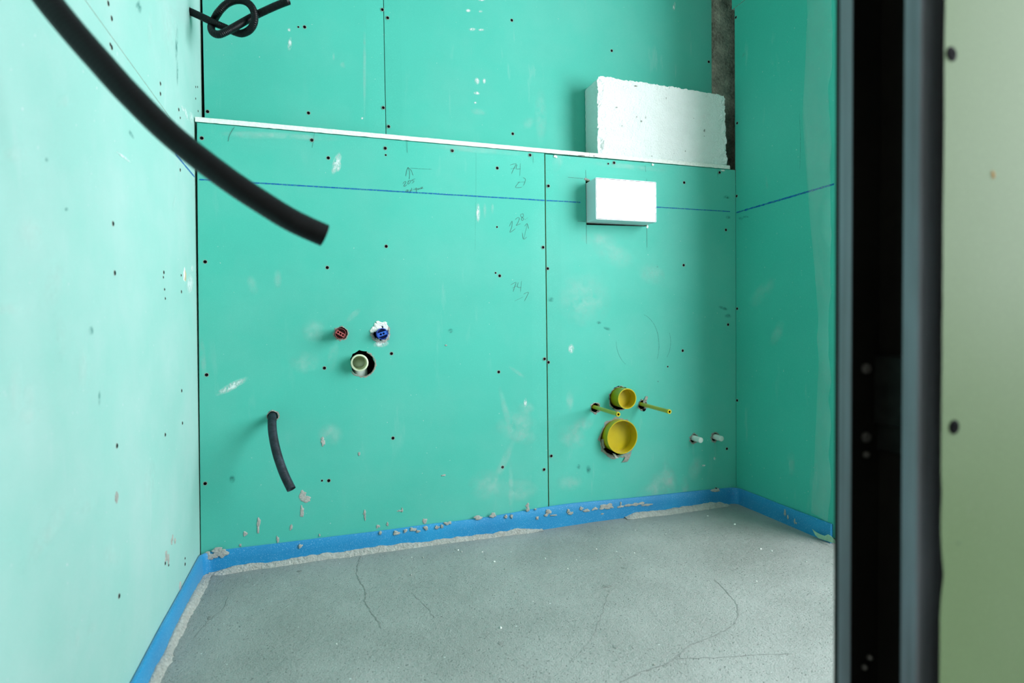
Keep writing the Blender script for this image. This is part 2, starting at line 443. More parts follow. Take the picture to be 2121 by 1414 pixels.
# swept tubes ----------------------------------------------------------
def spline(P, step):
    Q = []
    for i in range(len(P)-1):
        p0, p1, p2, p3 = P[max(i-1, 0)], P[i], P[i+1], P[min(i+2, len(P)-1)]
        n = max(2, int((p2-p1).length/step))
        for k in range(n):
            t = k/n; Q.append(.5*((2*p1)+(p2-p0)*t+(2*p0-5*p1+4*p2-p3)*t*t+(3*p1-p0-3*p2+p3)*t**3))
    Q.append(P[-1]); return Q
def sweep(bm, P, rad, nseg=16, hollow=.0, inner=.88):
    T = [(P[min(i+1, len(P)-1)]-P[max(i-1, 0)]).normalized() for i in range(len(P))]
    a = T[0].orthogonal().normalized(); rings = []
    for i, p in enumerate(P):
        a = (a-T[i]*a.dot(T[i])).normalized(); b = T[i].cross(a); r = rad(i)
        rings.append([bm.verts.new(p+(a*math.cos(2*math.pi*k/nseg)+b*math.sin(2*math.pi*k/nseg))*r) for k in range(nseg)])
    if hollow:
        r = rad(len(P)-1)*inner; e = P[-1]; t = T[-1]
        for q in (e, e-t*hollow): rings.append([bm.verts.new(q+(a*math.cos(2*math.pi*k/nseg)+b*math.sin(2*math.pi*k/nseg))*r) for k in range(nseg)])
    for i in range(len(rings)-1):
        for k in range(nseg): bm.faces.new([rings[i][k], rings[i][(k+1) % nseg], rings[i+1][(k+1) % nseg], rings[i+1][k]])
    bm.faces.new(list(reversed(rings[0]))); bm.faces.new(rings[-1])
def lathe(name, origin, axis, prof, mat, parent=None, n=40, smooth=True, upv=Vector((0, 0, 1))):
    """prof = [(radius, distance along axis)]"""
    axis = axis.normalized(); a = (upv-axis*upv.dot(axis)).normalized(); b = axis.cross(a); bm = bmesh.new()
    rings = [[bm.verts.new(origin+axis*h+(a*math.cos(2*math.pi*k/n)+b*math.sin(2*math.pi*k/n))*r) for k in range(n)] for r, h in prof]
    for i in range(len(rings)-1):
        for k in range(n): bm.faces.new([rings[i][k], rings[i][(k+1) % n], rings[i+1][(k+1) % n], rings[i+1][k]])
    bm.faces.new(rings[-1])
    bmesh.ops.recalc_face_normals(bm, faces=bm.faces[:])
    o = from_bm(name, bm, mat, parent, smooth)
    if smooth:
        md = o.modifiers.new('edges', 'EDGE_SPLIT'); md.split_angle = math.radians(40)
    return o

# ================================================================== SETTING
# floor: uneven screed
def build_floor():
    bm = bmesh.new(); nx, ny = 150, 190; x0, x1, y0, y1 = -1.25, 1.95, -3.25, .18; g = []
    for j in range(ny+1):
        row = []
        for i in range(nx+1):
            x, y = x0+(x1-x0)*i/nx, y0+(y1-y0)*j/ny
            z = .0035*noise.noise((x*2.3, y*2.3, .3))+.0012*noise.noise((x*14, y*14, 2.1))-.003
            row.append(bm.verts.new((x, y, z)))
        g.append(row)
    for j in range(ny):
        for i in range(nx): bm.faces.new([g[j][i], g[j][i+1], g[j+1][i+1], g[j+1][i]])
    o = from_bm('floor', bm, M_FLOOR, None, True); structure(o, 'rough grey cement screed floor with hairline cracks'); return o
FLOOR = build_floor()
FF = type('FF', (), {})
class FloorFrame:
    def __call__(s, u, v, n=0.0):
        z = .0035*noise.noise((u*2.3, v*2.3, .3))+.0012*noise.noise((u*14, v*14, 2.1))-.003
        return Vector((u, v, z+n))
    def uv(s, px, py): p = onZ(px, py, 0.0); return (p.x, p.y)
FG = FloorFrame()
structure(box('ceiling', -1.25, 2.10, -3.25, .27, ZCEIL, ZCEIL+.1, M_CEIL), 'plain grey ceiling above the frame')

# back wall ------------------------------------------------------------
WB = structure(box('wall_back', -.62, 1.72, .17, .27, -.02, ZCEIL, M_CAVITY), 'back wall faced with green plasterboard')
UJ1 = FU.uv(797, 140)[0]; UR = FU.uv(1474.5, 150)[0]
# things that pass through the lower boards
def puv(px, py): return FB.uv(px, py)
cRED, cBLU, cDRN = puv(706.5, 690), puv(786, 689), puv(751, 753)
cHOS = puv(564.5, 862); cSM, cBG = puv(1284, 825), puv(1279.5, 903)
cRL, cRR = puv(1232, 844.5), puv(1329.5, 836.5); cWL, cWR = puv(1437, 908), puv(1481, 905)
bx = [puv(1214, 376), puv(1339.5, 385), puv(1340, 467), puv(1215, 463)]
H_L = [jag(*cRED, .0185, .0195, 26, .12, 1), jag(cBLU[0]+.003, cBLU[1]-.002, .0225, .0225, 26, .10, 2), jag(*cDRN, .0335, .0395, 30, .05, 3, .3), jag(*cHOS, .0140, .0165, 18, .10, 4)]
H_R = [jag(*cSM, .041, .041, 30, .06, 5), jag(cBG[0]-.002, cBG[1]-.006, .064, .064, 36, .05, 6), jag(cRL[0]+.002, cRL[1], .0165, .0175, 20, .10, 7), jag(cRR[0]+.002, cRR[1]-.003, .0165, .0185, 20, .12, 8),
       jag(*cWL, .0155, .0175, 20, .10, 9), jag(*cWR, .0155, .0175, 20, .12, 10),
       [(bx[0][0]-.002, bx[0][1]+.004), (bx[1][0]+.001, bx[0][1]+.002), (bx[1][0]+.001, bx[2][1]-.003), (bx[3][0]-.001, bx[3][1]-.004)]]
XBJ = .6814
PB_L = board('plasterboard', FB, [(-.3212, .012), (XBJ-.0018, .012), (XBJ-.0018, ZLEDGE-TB-.0015), (-.3015, ZLEDGE-TB-.0015)], M_BOARD, WB, H_L, [XBJ-.0018, ('v', ZLEDGE-TB-.0015)], edge=M_EDGEPAPER)
PB_R = board('plasterboard', FB, [(XBJ+.0018, .012), (XR-.0006, .012), (XR-.0006, ZLEDGE-TB-.001), (XBJ+.0018, ZLEDGE-TB-.004)], M_BOARD, WB, H_R, [XBJ+.0018, ('v', ZLEDGE-TB-.001)], edge=M_EDGEPAPER)
PU_L = board('plasterboard', FU, [(-.2995, ZLEDGE+.001), (UJ1-.001, ZLEDGE+.001), (UJ1-.001, ZCEIL-.005), (-.291, ZCEIL-.005)], M_BOARD, WB, (), [UJ1-.001], edge=M_EDGEPAPER)
PU_R = board('plasterboard', FU, [(UJ1+.001, ZLEDGE+.001), (UR, ZLEDGE+.001), (UR, ZCEIL-.005), (UJ1+.001, ZCEIL-.005)], M_BOARD, WB, (), [UJ1+.001, UR], edge=M_EDGEPAPER)
PB_L['label'] = 'wide green lower board with pencil notes'; PB_R['label'] = 'green lower board with yellow pipe sockets'
# ledge: two strips of board laid flat, cut edge showing
def ledge(u0, u1, seed):
    bm = bmesh.new(); n = int((u1-u0)/.012); prev = None
    for i in range(n+1):
        u = u0+(u1-u0)*i/n; w = .0009*noise.noise((u*60, seed, 0)); w2 = .0011*noise.noise((u*75, seed+4, 0)); yf = -.0012+.0008*noise.noise((u*20, seed, 5))
        row = [bm.verts.new(p) for p in ((u, yf, ZLEDGE-TB+w2), (u, yf, ZLEDGE+w), (u, YUP-.001, ZLEDGE), (u, YUP-.001, ZLEDGE-TB))]
        if prev:
            for k, mi in ((0, 0), (1, 1), (2, 1), (3, 1)):
                bm.faces.new([prev[k], prev[(k+1) % 4], row[(k+1) % 4], row[k]]).material_index = mi
        else: bm.faces.new(row)
        prev = row
    bm.faces.new(list(reversed(prev))); bmesh.ops.recalc_face_normals(bm, faces=bm.faces[:])
    return from_bm('ledge_board', bm, [M_GYPSUM, M_BOARD], WB)
USEAM = FB.uv(1220, 318)[0]; UEND = FB.uv(1511.5, 345)[0]
L1 = ledge(-.3055, USEAM-.0007, 1.0); L2 = ledge(USEAM+.0007, UEND, 7.0)
L1['label'] = 'white cut edge of the long ledge strip'
# broken gypsum crumbs under the ledge near the seam
for i, (px, py, rx, ry) in enumerate(((1183, 320.5, .012, .002), (1205, 322.5, .016, .0025), (1150, 324, .008, .004), (1497, 353, .008, .003), (1352, 341, .004, .004), (1230, 323, .006, .002))):
    u, v = FB.uv(px, py); blob('gypsum_crumb', FB, u, v, rx, ry, PB_R, M_GYPGREY if i in (0, 1, 5) else M_GYPSUM, 40+i, .0015)

screws(FB, [(418, 286), (646, 290), (798, 307), (937, 312), (680, 327), (1030, 348), (1098, 321), (800, 510), (678, 554), (425, 542), (428, 776), (425, 1001), (811, 732), (672, 762), (1035, 571), (814, 907), (681, 995), (1033, 770), (1125, 512), (1128, 743), (1041, 967), (1127, 972)], PB_L)
screws(FB, [(799, 321), (1026.5, 565), (1029.5, 470), (667, 995)], PB_L, SCREW_S)
screws(FB, [(1136, 385), (1134.5, 556), (1136, 750), (1142, 944), (1272, 337), (1417, 378), (1490.5, 357), (1416, 549), (1414, 726), (1508, 672), (1503.5, 476), (1505.5, 929), (1483, 1012)], PB_R)
screws(FB, [(1260, 339), (1383, 759)], PB_R, SCREW_S)
screws(FU, [(430, 231), (639, 234), (631, 56), (792, 20), (794, 223)], PU_L)
screws(FU, [(618, 56)], PU_L, SCREW_S)
screws(FU, [(803, 37), (805, 262), (1060, 42), (1062, 277), (1267, 105), (1468, 128)], PU_R)

# blue chalk datum line
def chalk(name, fr, a, b, parent, w=.0042, n=60, seed=0, wob=.55):
    pl = []
    for i in range(n+1):
        t = i/n; pl.append((a[0]+(b[0]-a[0])*t, a[1]+(b[1]-a[1])*t+.0004*noise.noise((t*14, seed, 0))))
    return strokes(name, fr, [pl], w, M_CHALK, parent, .0005, False, wob)
uc = lambda px, py: FB.uv(px, py)
chalk('chalk_line', FB, (-.30, uc(450, 374)[1]), (XBJ-.002, uc(1130, 415)[1]), PB_L, .0038, 70, 1, .2)
chalk('chalk_line', FB, (XBJ+.002, uc(1132, 415)[1]), (uc(1202, 419)[0], uc(1202, 419)[1]), PB_R, .0034, 20, 2, .2)
chalk('chalk_line', FB, (bx[1][0]+.004, uc(1362, 429)[1]), uc(1512, 438), PB_R, .0034, 30, 3, .2)

# pencil writing
def cs(ox, oy, s, pls): return [[(ox+x/s, oy+y/s) for x, y in pl] for pl in pls]
PEN = .0010
strokes('pencil_writing', FB, cs(780, 320, 11.783, [
    [(765,310),(735,400),(710,530)], [(765,310),(830,370),(865,430),(890,505)], [(765,315),(800,400),(805,500),(795,600)],
    [(645,710),(680,665),(712,660),(712,690),(680,735),(665,775),(700,770),(735,735)],
    [(770,650),(800,640),(832,635),(828,665),(800,705),(765,720),(765,690),(785,650)],
    [(945,595),(880,612),(860,640),(910,640),(912,660),(890,685),(860,700)],
    [(775,862),(735,868),(712,905),(740,905),(772,868),(768,905),(785,915)],
    [(818,868),(808,950)], [(818,880),(838,866),(836,892),(816,905)], [(856,812),(858,860),(870,888)],
    [(905,832),(908,872)], [(909,798),(913,806)], [(978,815),(945,830),(942,862),(974,846)], [(980,815),(976,870),(966,930)],
    [(1002,818),(1006,855),(1030,842),(1036,815),(1044,850)], [(1066,848),(1100,822),(1128,795),(1090,798),(1074,832),(1140,832)]]), PEN, M_PENCIL, PB_L)['label'] = 'pencilled arrow up, 205 and aplique'
strokes('pencil_writing', FB, cs(980, 300, 3.93, [
    [(300,165),(350,153),(330,195),(312,235)], [(305,196),(345,188)], [(358,160),(352,195),(386,194)], [(385,150),(380,250)],
    [(378,300),(345,345),(396,345)], [(360,305),(420,300)], [(405,265),(427,282),(410,330)]]), PEN, M_PENCIL, PB_L)['label'] = 'pencilled 74 with arrow, upper'
strokes('pencil_writing', FB, cs(980, 300, 3.93, [
    [(293,665),(318,620),(314,670),(300,712),(343,682)], [(343,608),(365,590),(376,602),(362,638),(350,656),(387,640)],
    [(406,560),(386,568),(394,588),(412,600),(402,616),(392,602),(410,578),(406,560)], [(420,612),(428,604)], [(432,600),(446,594)],
    [(420,662),(440,640),(451,682)], [(441,645),(412,765)], [(400,715),(410,767),(436,750)]]), PEN, M_PENCIL, PB_L)['label'] = 'pencilled 128 with double arrow'
strokes('pencil_writing', FB, cs(980, 300, 3.93, [
    [(305,1140),(348,1118),(338,1155),(325,1195)], [(318,1165),(354,1150)], [(368,1118),(360,1155),(391,1160)], [(394,1108),(385,1195)],
    [(338,1270),(406,1238)], [(410,1215),(450,1200),(418,1270)]]), PEN, M_PENCIL, PB_L)['label'] = 'pencilled 74 with arrow, lower'
strokes('pencil_tick', FB, [[(485.7, 263), (476, 279), (472.4, 293)]], PEN, M_PENCIL, PB_L)
strokes('pencil_tick', FB, [[(651.8, 274), (646.5, 306)]], PEN, M_PENCIL, PB_L)
strokes('pencil_tick', FB, [[(843, 292.5), (843.6, 316)]], PEN, M_PENCIL, PB_L)
strokes('pencil_tick', FB, [[(1103.5, 318), (1105, 337)]], PEN, M_PENCIL, PB_L)
strokes('pencil_tick', FB, [[(986, 312), (986, 420)], [(985, 420), (984, 520)]], .0008, M_FAINT, PB_L)
strokes('pencil_tick', FB, [[(850, 348), (873, 349.5), (895, 350.5)]], .0012, M_FAINT, PB_L)
strokes('pencil_outline', FB, [[(1213, 352), (1213.6, 374)], [(1176, 367), (1208, 369.5)], [(1214.3, 466), (1215, 505)], [(1339.5, 470), (1340, 512)],
                              [(1336.5, 342), (1337.5, 356)], [(1339, 370), (1339.3, 376)], [(1196, 458.2), (1212, 458.6)]], .0013, M_PENCIL, PB_R)
strokes('pencil_tick', FB, [[(1487, 351), (1486.5, 367)]], .0011, M_PENCIL, PB_R)
strokes('pencil_tick', FB, [[(1360, 552.5), (1363, 552.5)], [(1361.5, 551), (1361.5, 554)], [(1361, 789.5), (1364.5, 789.5)], [(1362.7, 788), (1362.7, 791.5)]], .001, M_PENCIL, PB_R)
def arc_px(cx, cy, rx, ry, a0, a1, n=9): return [(cx+rx*math.cos(math.radians(a0+(a1-a0)*i/n)), cy+ry*math.sin(math.radians(a0+(a1-a0)*i/n))) for i in range(n+1)]
strokes('rubbed_ring', FB, [arc_px(1322, 715, 43, 66, -75, 25), arc_px(1345, 708, 44, 55, -20, 35), arc_px(1322, 705, 46, 60, 125, 180)], .0012, M_FAINT, PB_R)

# rubbed plaster and dirt on the boards
for a in ((668, 1120, 0, 0, 0),): pass
SM = [(697, 338, 9, 26, 18, M_SCUFF), (702, 345, 5, 12, 10, M_SCUFF), (480, 800, 40, 9, -28, M_SCUFF), (520, 280, 70, 9, 3, M_SMEAR), (600, 282, 120, 8, 4, M_SMEAR),
      (650, 685, 30, 26, 0, M_SMEAR), (630, 750, 34, 26, 0, M_SMEAR), (690, 735, 12, 40, 8, M_SMEAR), (733, 652, 22, 8, -42, M_SMEAR), (523, 590, 12, 22, -20, M_SMEAR),
      (575, 578, 10, 22, 0, M_SMEAR), (420, 740, 8, 50, -5, M_SMEAR), (1070, 880, 46, 34, -10, M_SMEAR), (1085, 905, 30, 18, 0, M_SMEAR), (1048, 855, 8, 60, -14, M_SMEAR),
      (1042, 960, 10, 60, 25, M_SMEAR), (1090, 845, 20, 14, 0, M_SMEAR), (1010, 1005, 44, 36, 0, M_SMEAR), (1078, 1015, 40, 26, 0, M_SMEAR), (685, 900, 30, 26, 0, M_SMEAR),
      (1058, 1010, 6, 70, 0, M_SMEAR), (1088, 833, 4, 10, 0, M_SCUFF), (1070, 770, 22, 5, 35, M_SMEAR), (990, 440, 5, 22, 0, M_SCUFF), (1004, 436, 4, 18, 0, M_SMEAR), (1020, 432, 4, 12, 0, M_SMEAR),
      (985, 310, 120, 8, 5, M_SMEAR)]
for i, (x, y, rx, ry, a, m) in enumerate(SM): smear('plaster_smear', FB, x, y, rx, ry, a, m, PB_L, .0004+.00002*i)
SMR = [(1155, 335, 12, 22, 15, M_SMEAR), (1300, 345, 90, 7, 6, M_SMEAR), (1183, 722, 7, 11, 0, M_SCUFF), (1270, 525, 50, 26, 30, M_SMEAR), (1350, 567, 30, 24, 20, M_SMEAR), (1240, 495, 40, 16, 5, M_SMEAR),
       (1376, 1000, 34, 36, -30, M_SMEAR), (1385, 985, 14, 34, -15, M_SMEAR), (1350, 1015, 40, 18, -25, M_SMEAR), (1440, 970, 16, 30, 20, M_SMEAR), (1418, 1005, 10, 24, 0, M_SMEAR),
       (1480, 949, 4, 4, 0, M_SCUFF), (1457, 964, 5, 3, 0, M_SCUFF), (1180, 1000, 30, 20, 0, M_SMEAR), (1185, 905, 34, 26, 20, M_SMEAR), (1205, 880, 30, 18, -30, M_SMEAR), (1180, 830, 10, 24, 0, M_SMEAR), (1210, 620, 60, 60, 0, M_SMEAR)]
for i, (x, y, rx, ry, a, m) in enumerate(SMR): smear('plaster_smear', FB, x, y, rx, ry, a, m, PB_R, .0004+.00002*i)
for i, (x, y, rx, ry, a) in enumerate(((481, 992, 7, 10, 0), (933, 685, 6, 6, 0))): smear('dirt_smudge', FB, x, y, rx, ry, a, M_DARKSMEAR, PB_L, .0006+.00002*i)
for i, (x, y, rx, ry, a) in enumerate(((1141.5, 620, 7, 6, 30), (1240, 668, 6, 4, 0), (1257, 680, 9, 4, 20), (1498, 638, 12, 4, 20), (1508, 654, 8, 5, 0), (1505, 408, 9, 4, 0), (1508, 450, 6, 4, 0), (1198, 966, 5, 6, 0), (1219, 972, 6, 10, 0))): smear('dirt_smudge', FB, x, y, rx, ry, a, M_DARKSMEAR, PB_R, .0007+.00002*i)
for i, (x, y, rx, ry, a, m) in enumerate(((599, 62, 4, 4, 0, M_SCUFF), (600, 92, 5, 16, 8, M_SCUFF), (691, 117, 3, 9, 0, M_SMEAR), (710, 135, 7, 9, -20, M_SMEAR), (755, 140, 4, 120, 0, M_SMEAR), (750, 245, 3, 3, 0, M_SCUFF))): smear('plaster_smear', FU, x, y, rx, ry, a, m, PU_L, .0004+.00002*i)
for i, (x, y, rx, ry, a, m) in enumerate(((988, 168, 6, 8, 0, M_SCUFF), (1003, 168, 4, 6, 0, M_SCUFF), (988, 193, 8, 4, 5, M_SCUFF), (978, 61, 8, 4, 0, M_SCUFF), (997, 62, 7, 3, 0, M_SCUFF), (970, 22, 6, 4, 0, M_SCUFF), (995, 24, 5, 3, 0, M_SCUFF), (997, 0, 8, 3, 0, M_SCUFF), (985, 213, 4, 3, 0, M_SCUFF), (1396, 14, 3, 12, 8, M_SCUFF), (993, 232, 20, 8, 10, M_SMEAR), (1120, 240, 14, 60, 0, M_SMEAR), (1095, 255, 16, 12, -40, M_SMEAR))): smear('plaster_smear', FU, x, y, rx, ry, a, m, PU_R, .0004+.00002*i)

# dried mortar on the lower boards
def blobpx(fr, px, py, rx, ry, parent, i, scale=.00135, **k):
    u, v = fr.uv(px, py); return blob('mortar_splash', fr, u, v, rx*scale, ry*scale, parent, None, i, **k)
for i, (x, y, rx, ry) in enumerate(((627, 1025, 9, 8), (633, 1034, 10, 7), (626, 1060, 5, 11), (669, 916, 4, 8), (668, 908, 3, 3), (536, 1082, 3.4, 10), (535, 1097, 2, 9), (508, 1105, 3.5, 5), (575, 1116, 3, 7), (603, 1092, 3, 6),
                                 (755, 1062, 3.2, 6), (756, 1071, 2, 7), (829, 1057, 6, 2), (833, 1055, 2, 5), (783, 1090, 5, 3.5), (803, 1085, 2.5, 5), (879, 1078, 6, 6), (662, 1108, 2, 3), (498, 1129, 2, 3), (918, 984, 5, 2), (744, 940, 2, 5), (1093, 1048, 4, 6), (924, 715, 2, 2))):
    blobpx(FB, x, y, rx, ry, PB_L, 100+i)

# left wall ------------------------------------------------------------
WL = structure(box('wall_left', -.62, -.45, YFAR, .17, -.02, ZCEIL, M_CAVITY), 'left wall faced with dusty green plasterboard, paled as if strongly lit')
ZJL = .4685+.648
cKN = FL.uv(394, 25)
YK = cKN[0]
near = [(672.6, 487.6, .618), (608, 458, .602), (548, 422, .592), (466, 367, .580), (358, 283, .570), (268.5, 196, .560), (208, 129, .556), (153.5, 67, .553), (99, 0, .550), (40, -80, .548)]
_a, _b = depth(*near[-1]), depth(*near[-2]); _t = (_a-_b).normalized()
HOSE_MID = _a+_t*.075+Vector((-.012, 0, .0))
HOSE_TOP = Vector((XL+LEAN*1.0, max(HOSE_MID.y-.03, -1.27), HOSE_MID.z+.045))
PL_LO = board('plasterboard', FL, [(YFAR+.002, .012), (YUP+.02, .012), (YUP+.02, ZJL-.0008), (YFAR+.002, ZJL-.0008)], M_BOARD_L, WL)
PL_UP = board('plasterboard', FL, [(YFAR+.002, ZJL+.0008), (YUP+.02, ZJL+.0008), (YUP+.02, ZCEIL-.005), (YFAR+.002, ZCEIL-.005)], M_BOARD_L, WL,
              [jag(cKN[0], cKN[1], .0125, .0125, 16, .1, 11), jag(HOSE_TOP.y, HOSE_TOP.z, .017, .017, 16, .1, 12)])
PL_LO['label'] = 'large dusty lower board, paled as if strongly lit'
screws(FL, [(234, 463), (237.5, 565), (242, 923), (246.5, 1234), (339, 564), (375.5, 604), (376, 809), (377.6, 876), (342, 900), (373, 352), (383, 1168), (342, 1166)], PL_LO, SCREW_L)
screws(FL, [(340.5, 599), (338, 574), (375, 570), (342, 618), (383, 1156), (349, 1170)], PL_LO, SCREW_S)
screws(FL, [(224, 7), (231, 38), (231, 98), (332, 173), (332, 194), (370, 227)], PL_UP, SCREW_L)
screws(FL, [(405, 180), (409, 180), (405, 204), (410, 230), (373, 244), (228, 92)], PL_UP, SCREW_S)
strokes('chalk_line', FL, [[(362, 318), (380, 339), (402.5, 366)]], .0055, M_CHALK, PL_LO, .0006, True, .5)
for i, (x, y, rx, ry, a, m) in enumerate(((393, 588, 8, 22, 0, M_SCUFF), (398, 556, 3, 8, 0, M_SCUFF), (110, 590, 22, 60, 10, M_SMEAR), (60, 480, 30, 40, 0, M_SMEAR), (20, 640, 40, 14, 0, M_SMEAR), (125, 700, 14, 50, 0, M_SMEAR), (30, 800, 16, 60, 0, M_SMEAR),
                                        (60, 820, 16, 30, 0, M_SMEAR), (110, 1090, 16, 70, 30, M_SMEAR), (80, 1130, 16, 70, 30, M_SMEAR), (310, 1000, 14, 50, 5, M_SMEAR), (55, 860, 20, 20, 0, M_SMEAR), (170, 760, 12, 50, 0, M_SMEAR),
                                        (180, 1050, 12, 20, 30, M_SMEAR), (160, 1330, 6, 34, 0, M_SMEAR), (190, 1300, 10, 20, 30, M_SMEAR), (255, 325, 22, 3, 38, M_SCUFF), (130, 210, 18, 14, -40, M_SMEAR), (360, 420, 3, 20, 8, M_SMEAR), (30, 320, 30, 20, 0, M_SMEAR),
                                        (230, 1150, 20, 30, 0, M_SMEAR))): smear('plaster_smear', FL, x, y, rx, ry, a, m, PL_LO, .0004+.00002*i)
for i, (x, y, rx, ry, a, m) in enumerate(((385, 235, 3, 16, -15, M_SCUFF), (396, 245, 4, 16, -8, M_SCUFF), (378, 225, 2, 8, -20, M_SCUFF), (350, 60, 20, 60, 0, M_SMEAR), (310, 60, 6, 40, 0, M_SMEAR))): smear('plaster_smear', FL, x, y, rx, ry, a, m, PL_UP, .0004+.00002*i)
for i, (x, y, rx, ry, a) in enumerate(((289, 18, 5, 12, 0), (285, 8, 4, 10, 20), (365.5, 90, 3, 40, 2), (367, 150, 2, 30, 0))): smear('dirt_smudge', FL, x, y, rx, ry, a, M_DARKSMEAR, PL_UP, .0006+.00002*i)
for i, (x, y, rx, ry, a) in enumerate(((188, 685, 6, 12, 0), (205, 825, 3, 20, 0), (271, 278, 4, 12, -30), (96, 330, 5, 6, 0), (137, 433, 5, 5, 0))): smear('dirt_smudge', FL, x, y, rx, ry, a, M_DARKSMEAR, PL_LO, .0006+.00002*i)
u, v = FL.uv(383.5, 571); blob('gouge', FL, u, v, .010, .014, PL_LO, simple('beige_core', (.55, .42, .25, 1), .9, 0, .2, 80), 61, .0008)
u, v = FL.uv(381.5, 569); blob('gouge', FL, u, v, .010, .016, PL_LO, M_GYPSUM, 62, .0005)
for i, (x, y, r) in enumerate(((357, 1113, 2), (362, 1120, 2), (355, 1122, 2), (344, 1152, 4), (348, 1158, 3), (241, 1031, 3), (373, 1213, 4))): blobpx(FL, x, y, r, r*1.3, PL_LO, 160+i, .0022)

# right wall -------------------------------------------------------------
def wall_with_window(name, x0, x1, y0, y1, w, mat):
    bm = bmesh.new()
    for a in ((y0, w['y0'], -.02, ZCEIL), (w['y1'], y1, -.02, ZCEIL), (w['y0'], w['y1'], -.02, w['z0']), (w['y0'], w['y1'], w['z1'], ZCEIL)): box_bm(bm, x0, x1, *a)
    return from_bm(name, bm, mat)
bm = bmesh.new(); box_bm(bm, 1.44, 1.56, YEND+.014, -.006, -.02, ZCEIL); box_bm(bm, 1.61, 1.72, YEND+.014, .17, -.02, ZCEIL)  # second box added, unseen, to stop sky light leaking behind the column
WR = structure(from_bm('wall_right', bm, M_CAVITY), 'right wall faced with dark green plasterboard')
ZJR = FR.uv(1521, 17)[1]
PR_LO = board('plasterboard', FR, [(YEND, .012), (-.0006, .012), (-.0006, ZLEDGE-.014), (.002, ZLEDGE-.012), (.0035, ZJR-.001), (YEND, ZJR-.001)], M_BOARD_R, WR, (), (), edge=M_GYPGREY)
PR_UP = board('plasterboard', FR, [(YEND, ZJR+.001), (.018, ZJR+.001), (.018, ZCEIL-.005), (YEND, ZCEIL-.005)], M_BOARD_R, WR)
board('plasterboard', Frame('Y', YEND), [(XR+TB+.0004, -.012), (XWIN-.001, -.012), (XWIN-.001, ZCEIL-.002), (XR+TB+.0004, ZCEIL-.002)], M_BOARD_R, WR)
structure(wall_with_window('wall_outer', XWIN, XWIN+.25, -3.25, YEND+.1, WIN1, M_CORR), 'outer wall with the window that lights the room')
screws(FR, [(1526, 406), (1527, 255), (1524.3, 36), (1527, 639), (1527, 829)], PR_LO)
chalk('chalk_line', FR, (-.004, ZCHALK-.003), (YEND+.01, ZCHALK+.001), PR_LO, .0055, 60, 6, .5)
for i, (x, y, rx, ry, a) in enumerate(((1535, 452, 6, 4, 0), (1545, 449, 8, 3, 0))): smear('dirt_smudge', FR, x, y, rx, ry, a, M_DARKSMEAR, PR_LO, .0006+.00002*i)
for i, (x, y, rx, ry, a) in enumerate(((1588, 378, 3, 18, -8), (1541, 113, 3, 8, 30), (1580, 605, 16, 40, 40), (1610, 690, 12, 30, 20), (1640, 960, 8, 30, 0))): smear('plaster_smear', FR, x, y, rx, ry, a, M_SMEAR, PR_LO, .0004+.00002*i)
strokes('pencil_tick', FR, [[(1656, 236), (1658, 290), (1657, 350)]], .0012, M_FAINT, PR_LO)
# window frame
bm = bmesh.new()
for a in ((WIN1['y0']-.01, WIN1['y0']+.03, WIN1['z0']-.01, WIN1['z1']+.01), (WIN1['y1']-.03, WIN1['y1']+.01, WIN1['z0']-.01, WIN1['z1']+.01), (WIN1['y0'], WIN1['y1'], WIN1['z0']-.01, WIN1['z0']+.03), (WIN1['y0'], WIN1['y1'], WIN1['z1']-.03, WIN1['z1']+.01)):
    box_bm(bm, XWIN+.12, XWIN+.19, *a)
structure(from_bm('window_1', bm, M_FRAME), 'window frame in the outer wall')

# concrete column behind the end of the ledge
def column():
    bm = bmesh.new(); nx, nz = 14, 190; g = []
    x0, x1 = 1.335, 1.60
    for j in range(nz+1):
        row = []
        for i in range(nx+1):
            x, z = x0+(x1-x0)*i/nx, ZLEDGE-.02+(ZCEIL-ZLEDGE+.01)*j/nz
            y = YUP+.0142+.0022*noise.noise((x*50, z*22, 3))+.004*max(0, noise.noise((x*26, z*30, 8)))
            row.append(bm.verts.new((x, y, z)))
        g.append(row)
    for j in range(nz):
        for i in range(nx): bm.faces.new([g[j][i], g[j][i+1], g[j+1][i+1], g[j+1][i]])
    bd = [g[0], [r[-1] for r in g], list(reversed(g[-1])), list(reversed([r[0] for r in g]))]
    for e in bd:
        back = [bm.verts.new((v.co.x, .166, v.co.z)) for v in e]
        for k in range(len(e)-1): bm.faces.new([e[k], back[k], back[k+1], e[k+1]])
    bmesh.ops.recalc_face_normals(bm, faces=bm.faces[:])
    return from_bm('concrete_column', bm, M_COLUMN, None, True)
tag(column(), 'dark stained concrete column beside the white block in the right corner', 'column')

# foam edge strip ----------------------------------------------------------
def foam_path():
    P = []; r = .028; t = .0055
    xl = XL+t; xr = XR-t; yb = -t
    for k in range(46): P.append((xl, -1.295+(1.295-t-r)*k/46))
    for k in range(9):
        a = math.pi-(math.pi/2)*k/8; P.append((xl+r+r*math.cos(a), yb-r+r*math.sin(a)))
    n = 90
    for k in range(1, n): P.append((xl+r+(xr-xl-2*r)*k/n, yb))
    for k in range(9):
        a = math.pi/2-(math.pi/2)*k/8; P.append((xr-r+r*math.cos(a), yb-r+r*math.sin(a)))
    for k in range(1, 47): P.append((xr, yb-r-(-YEND-.01-t-r)*k/46))
    return P
FP = foam_path()
def foam_top(x, y):
    h = ZF-.001
    if y > -.05 and x > .2: h += .013*math.exp(-((x-.74)/.20)**2)+.006*math.exp(-((x-1.1)/.18)**2)
    h += .0018*noise.noise((x*5, y*5, 4))
    return h
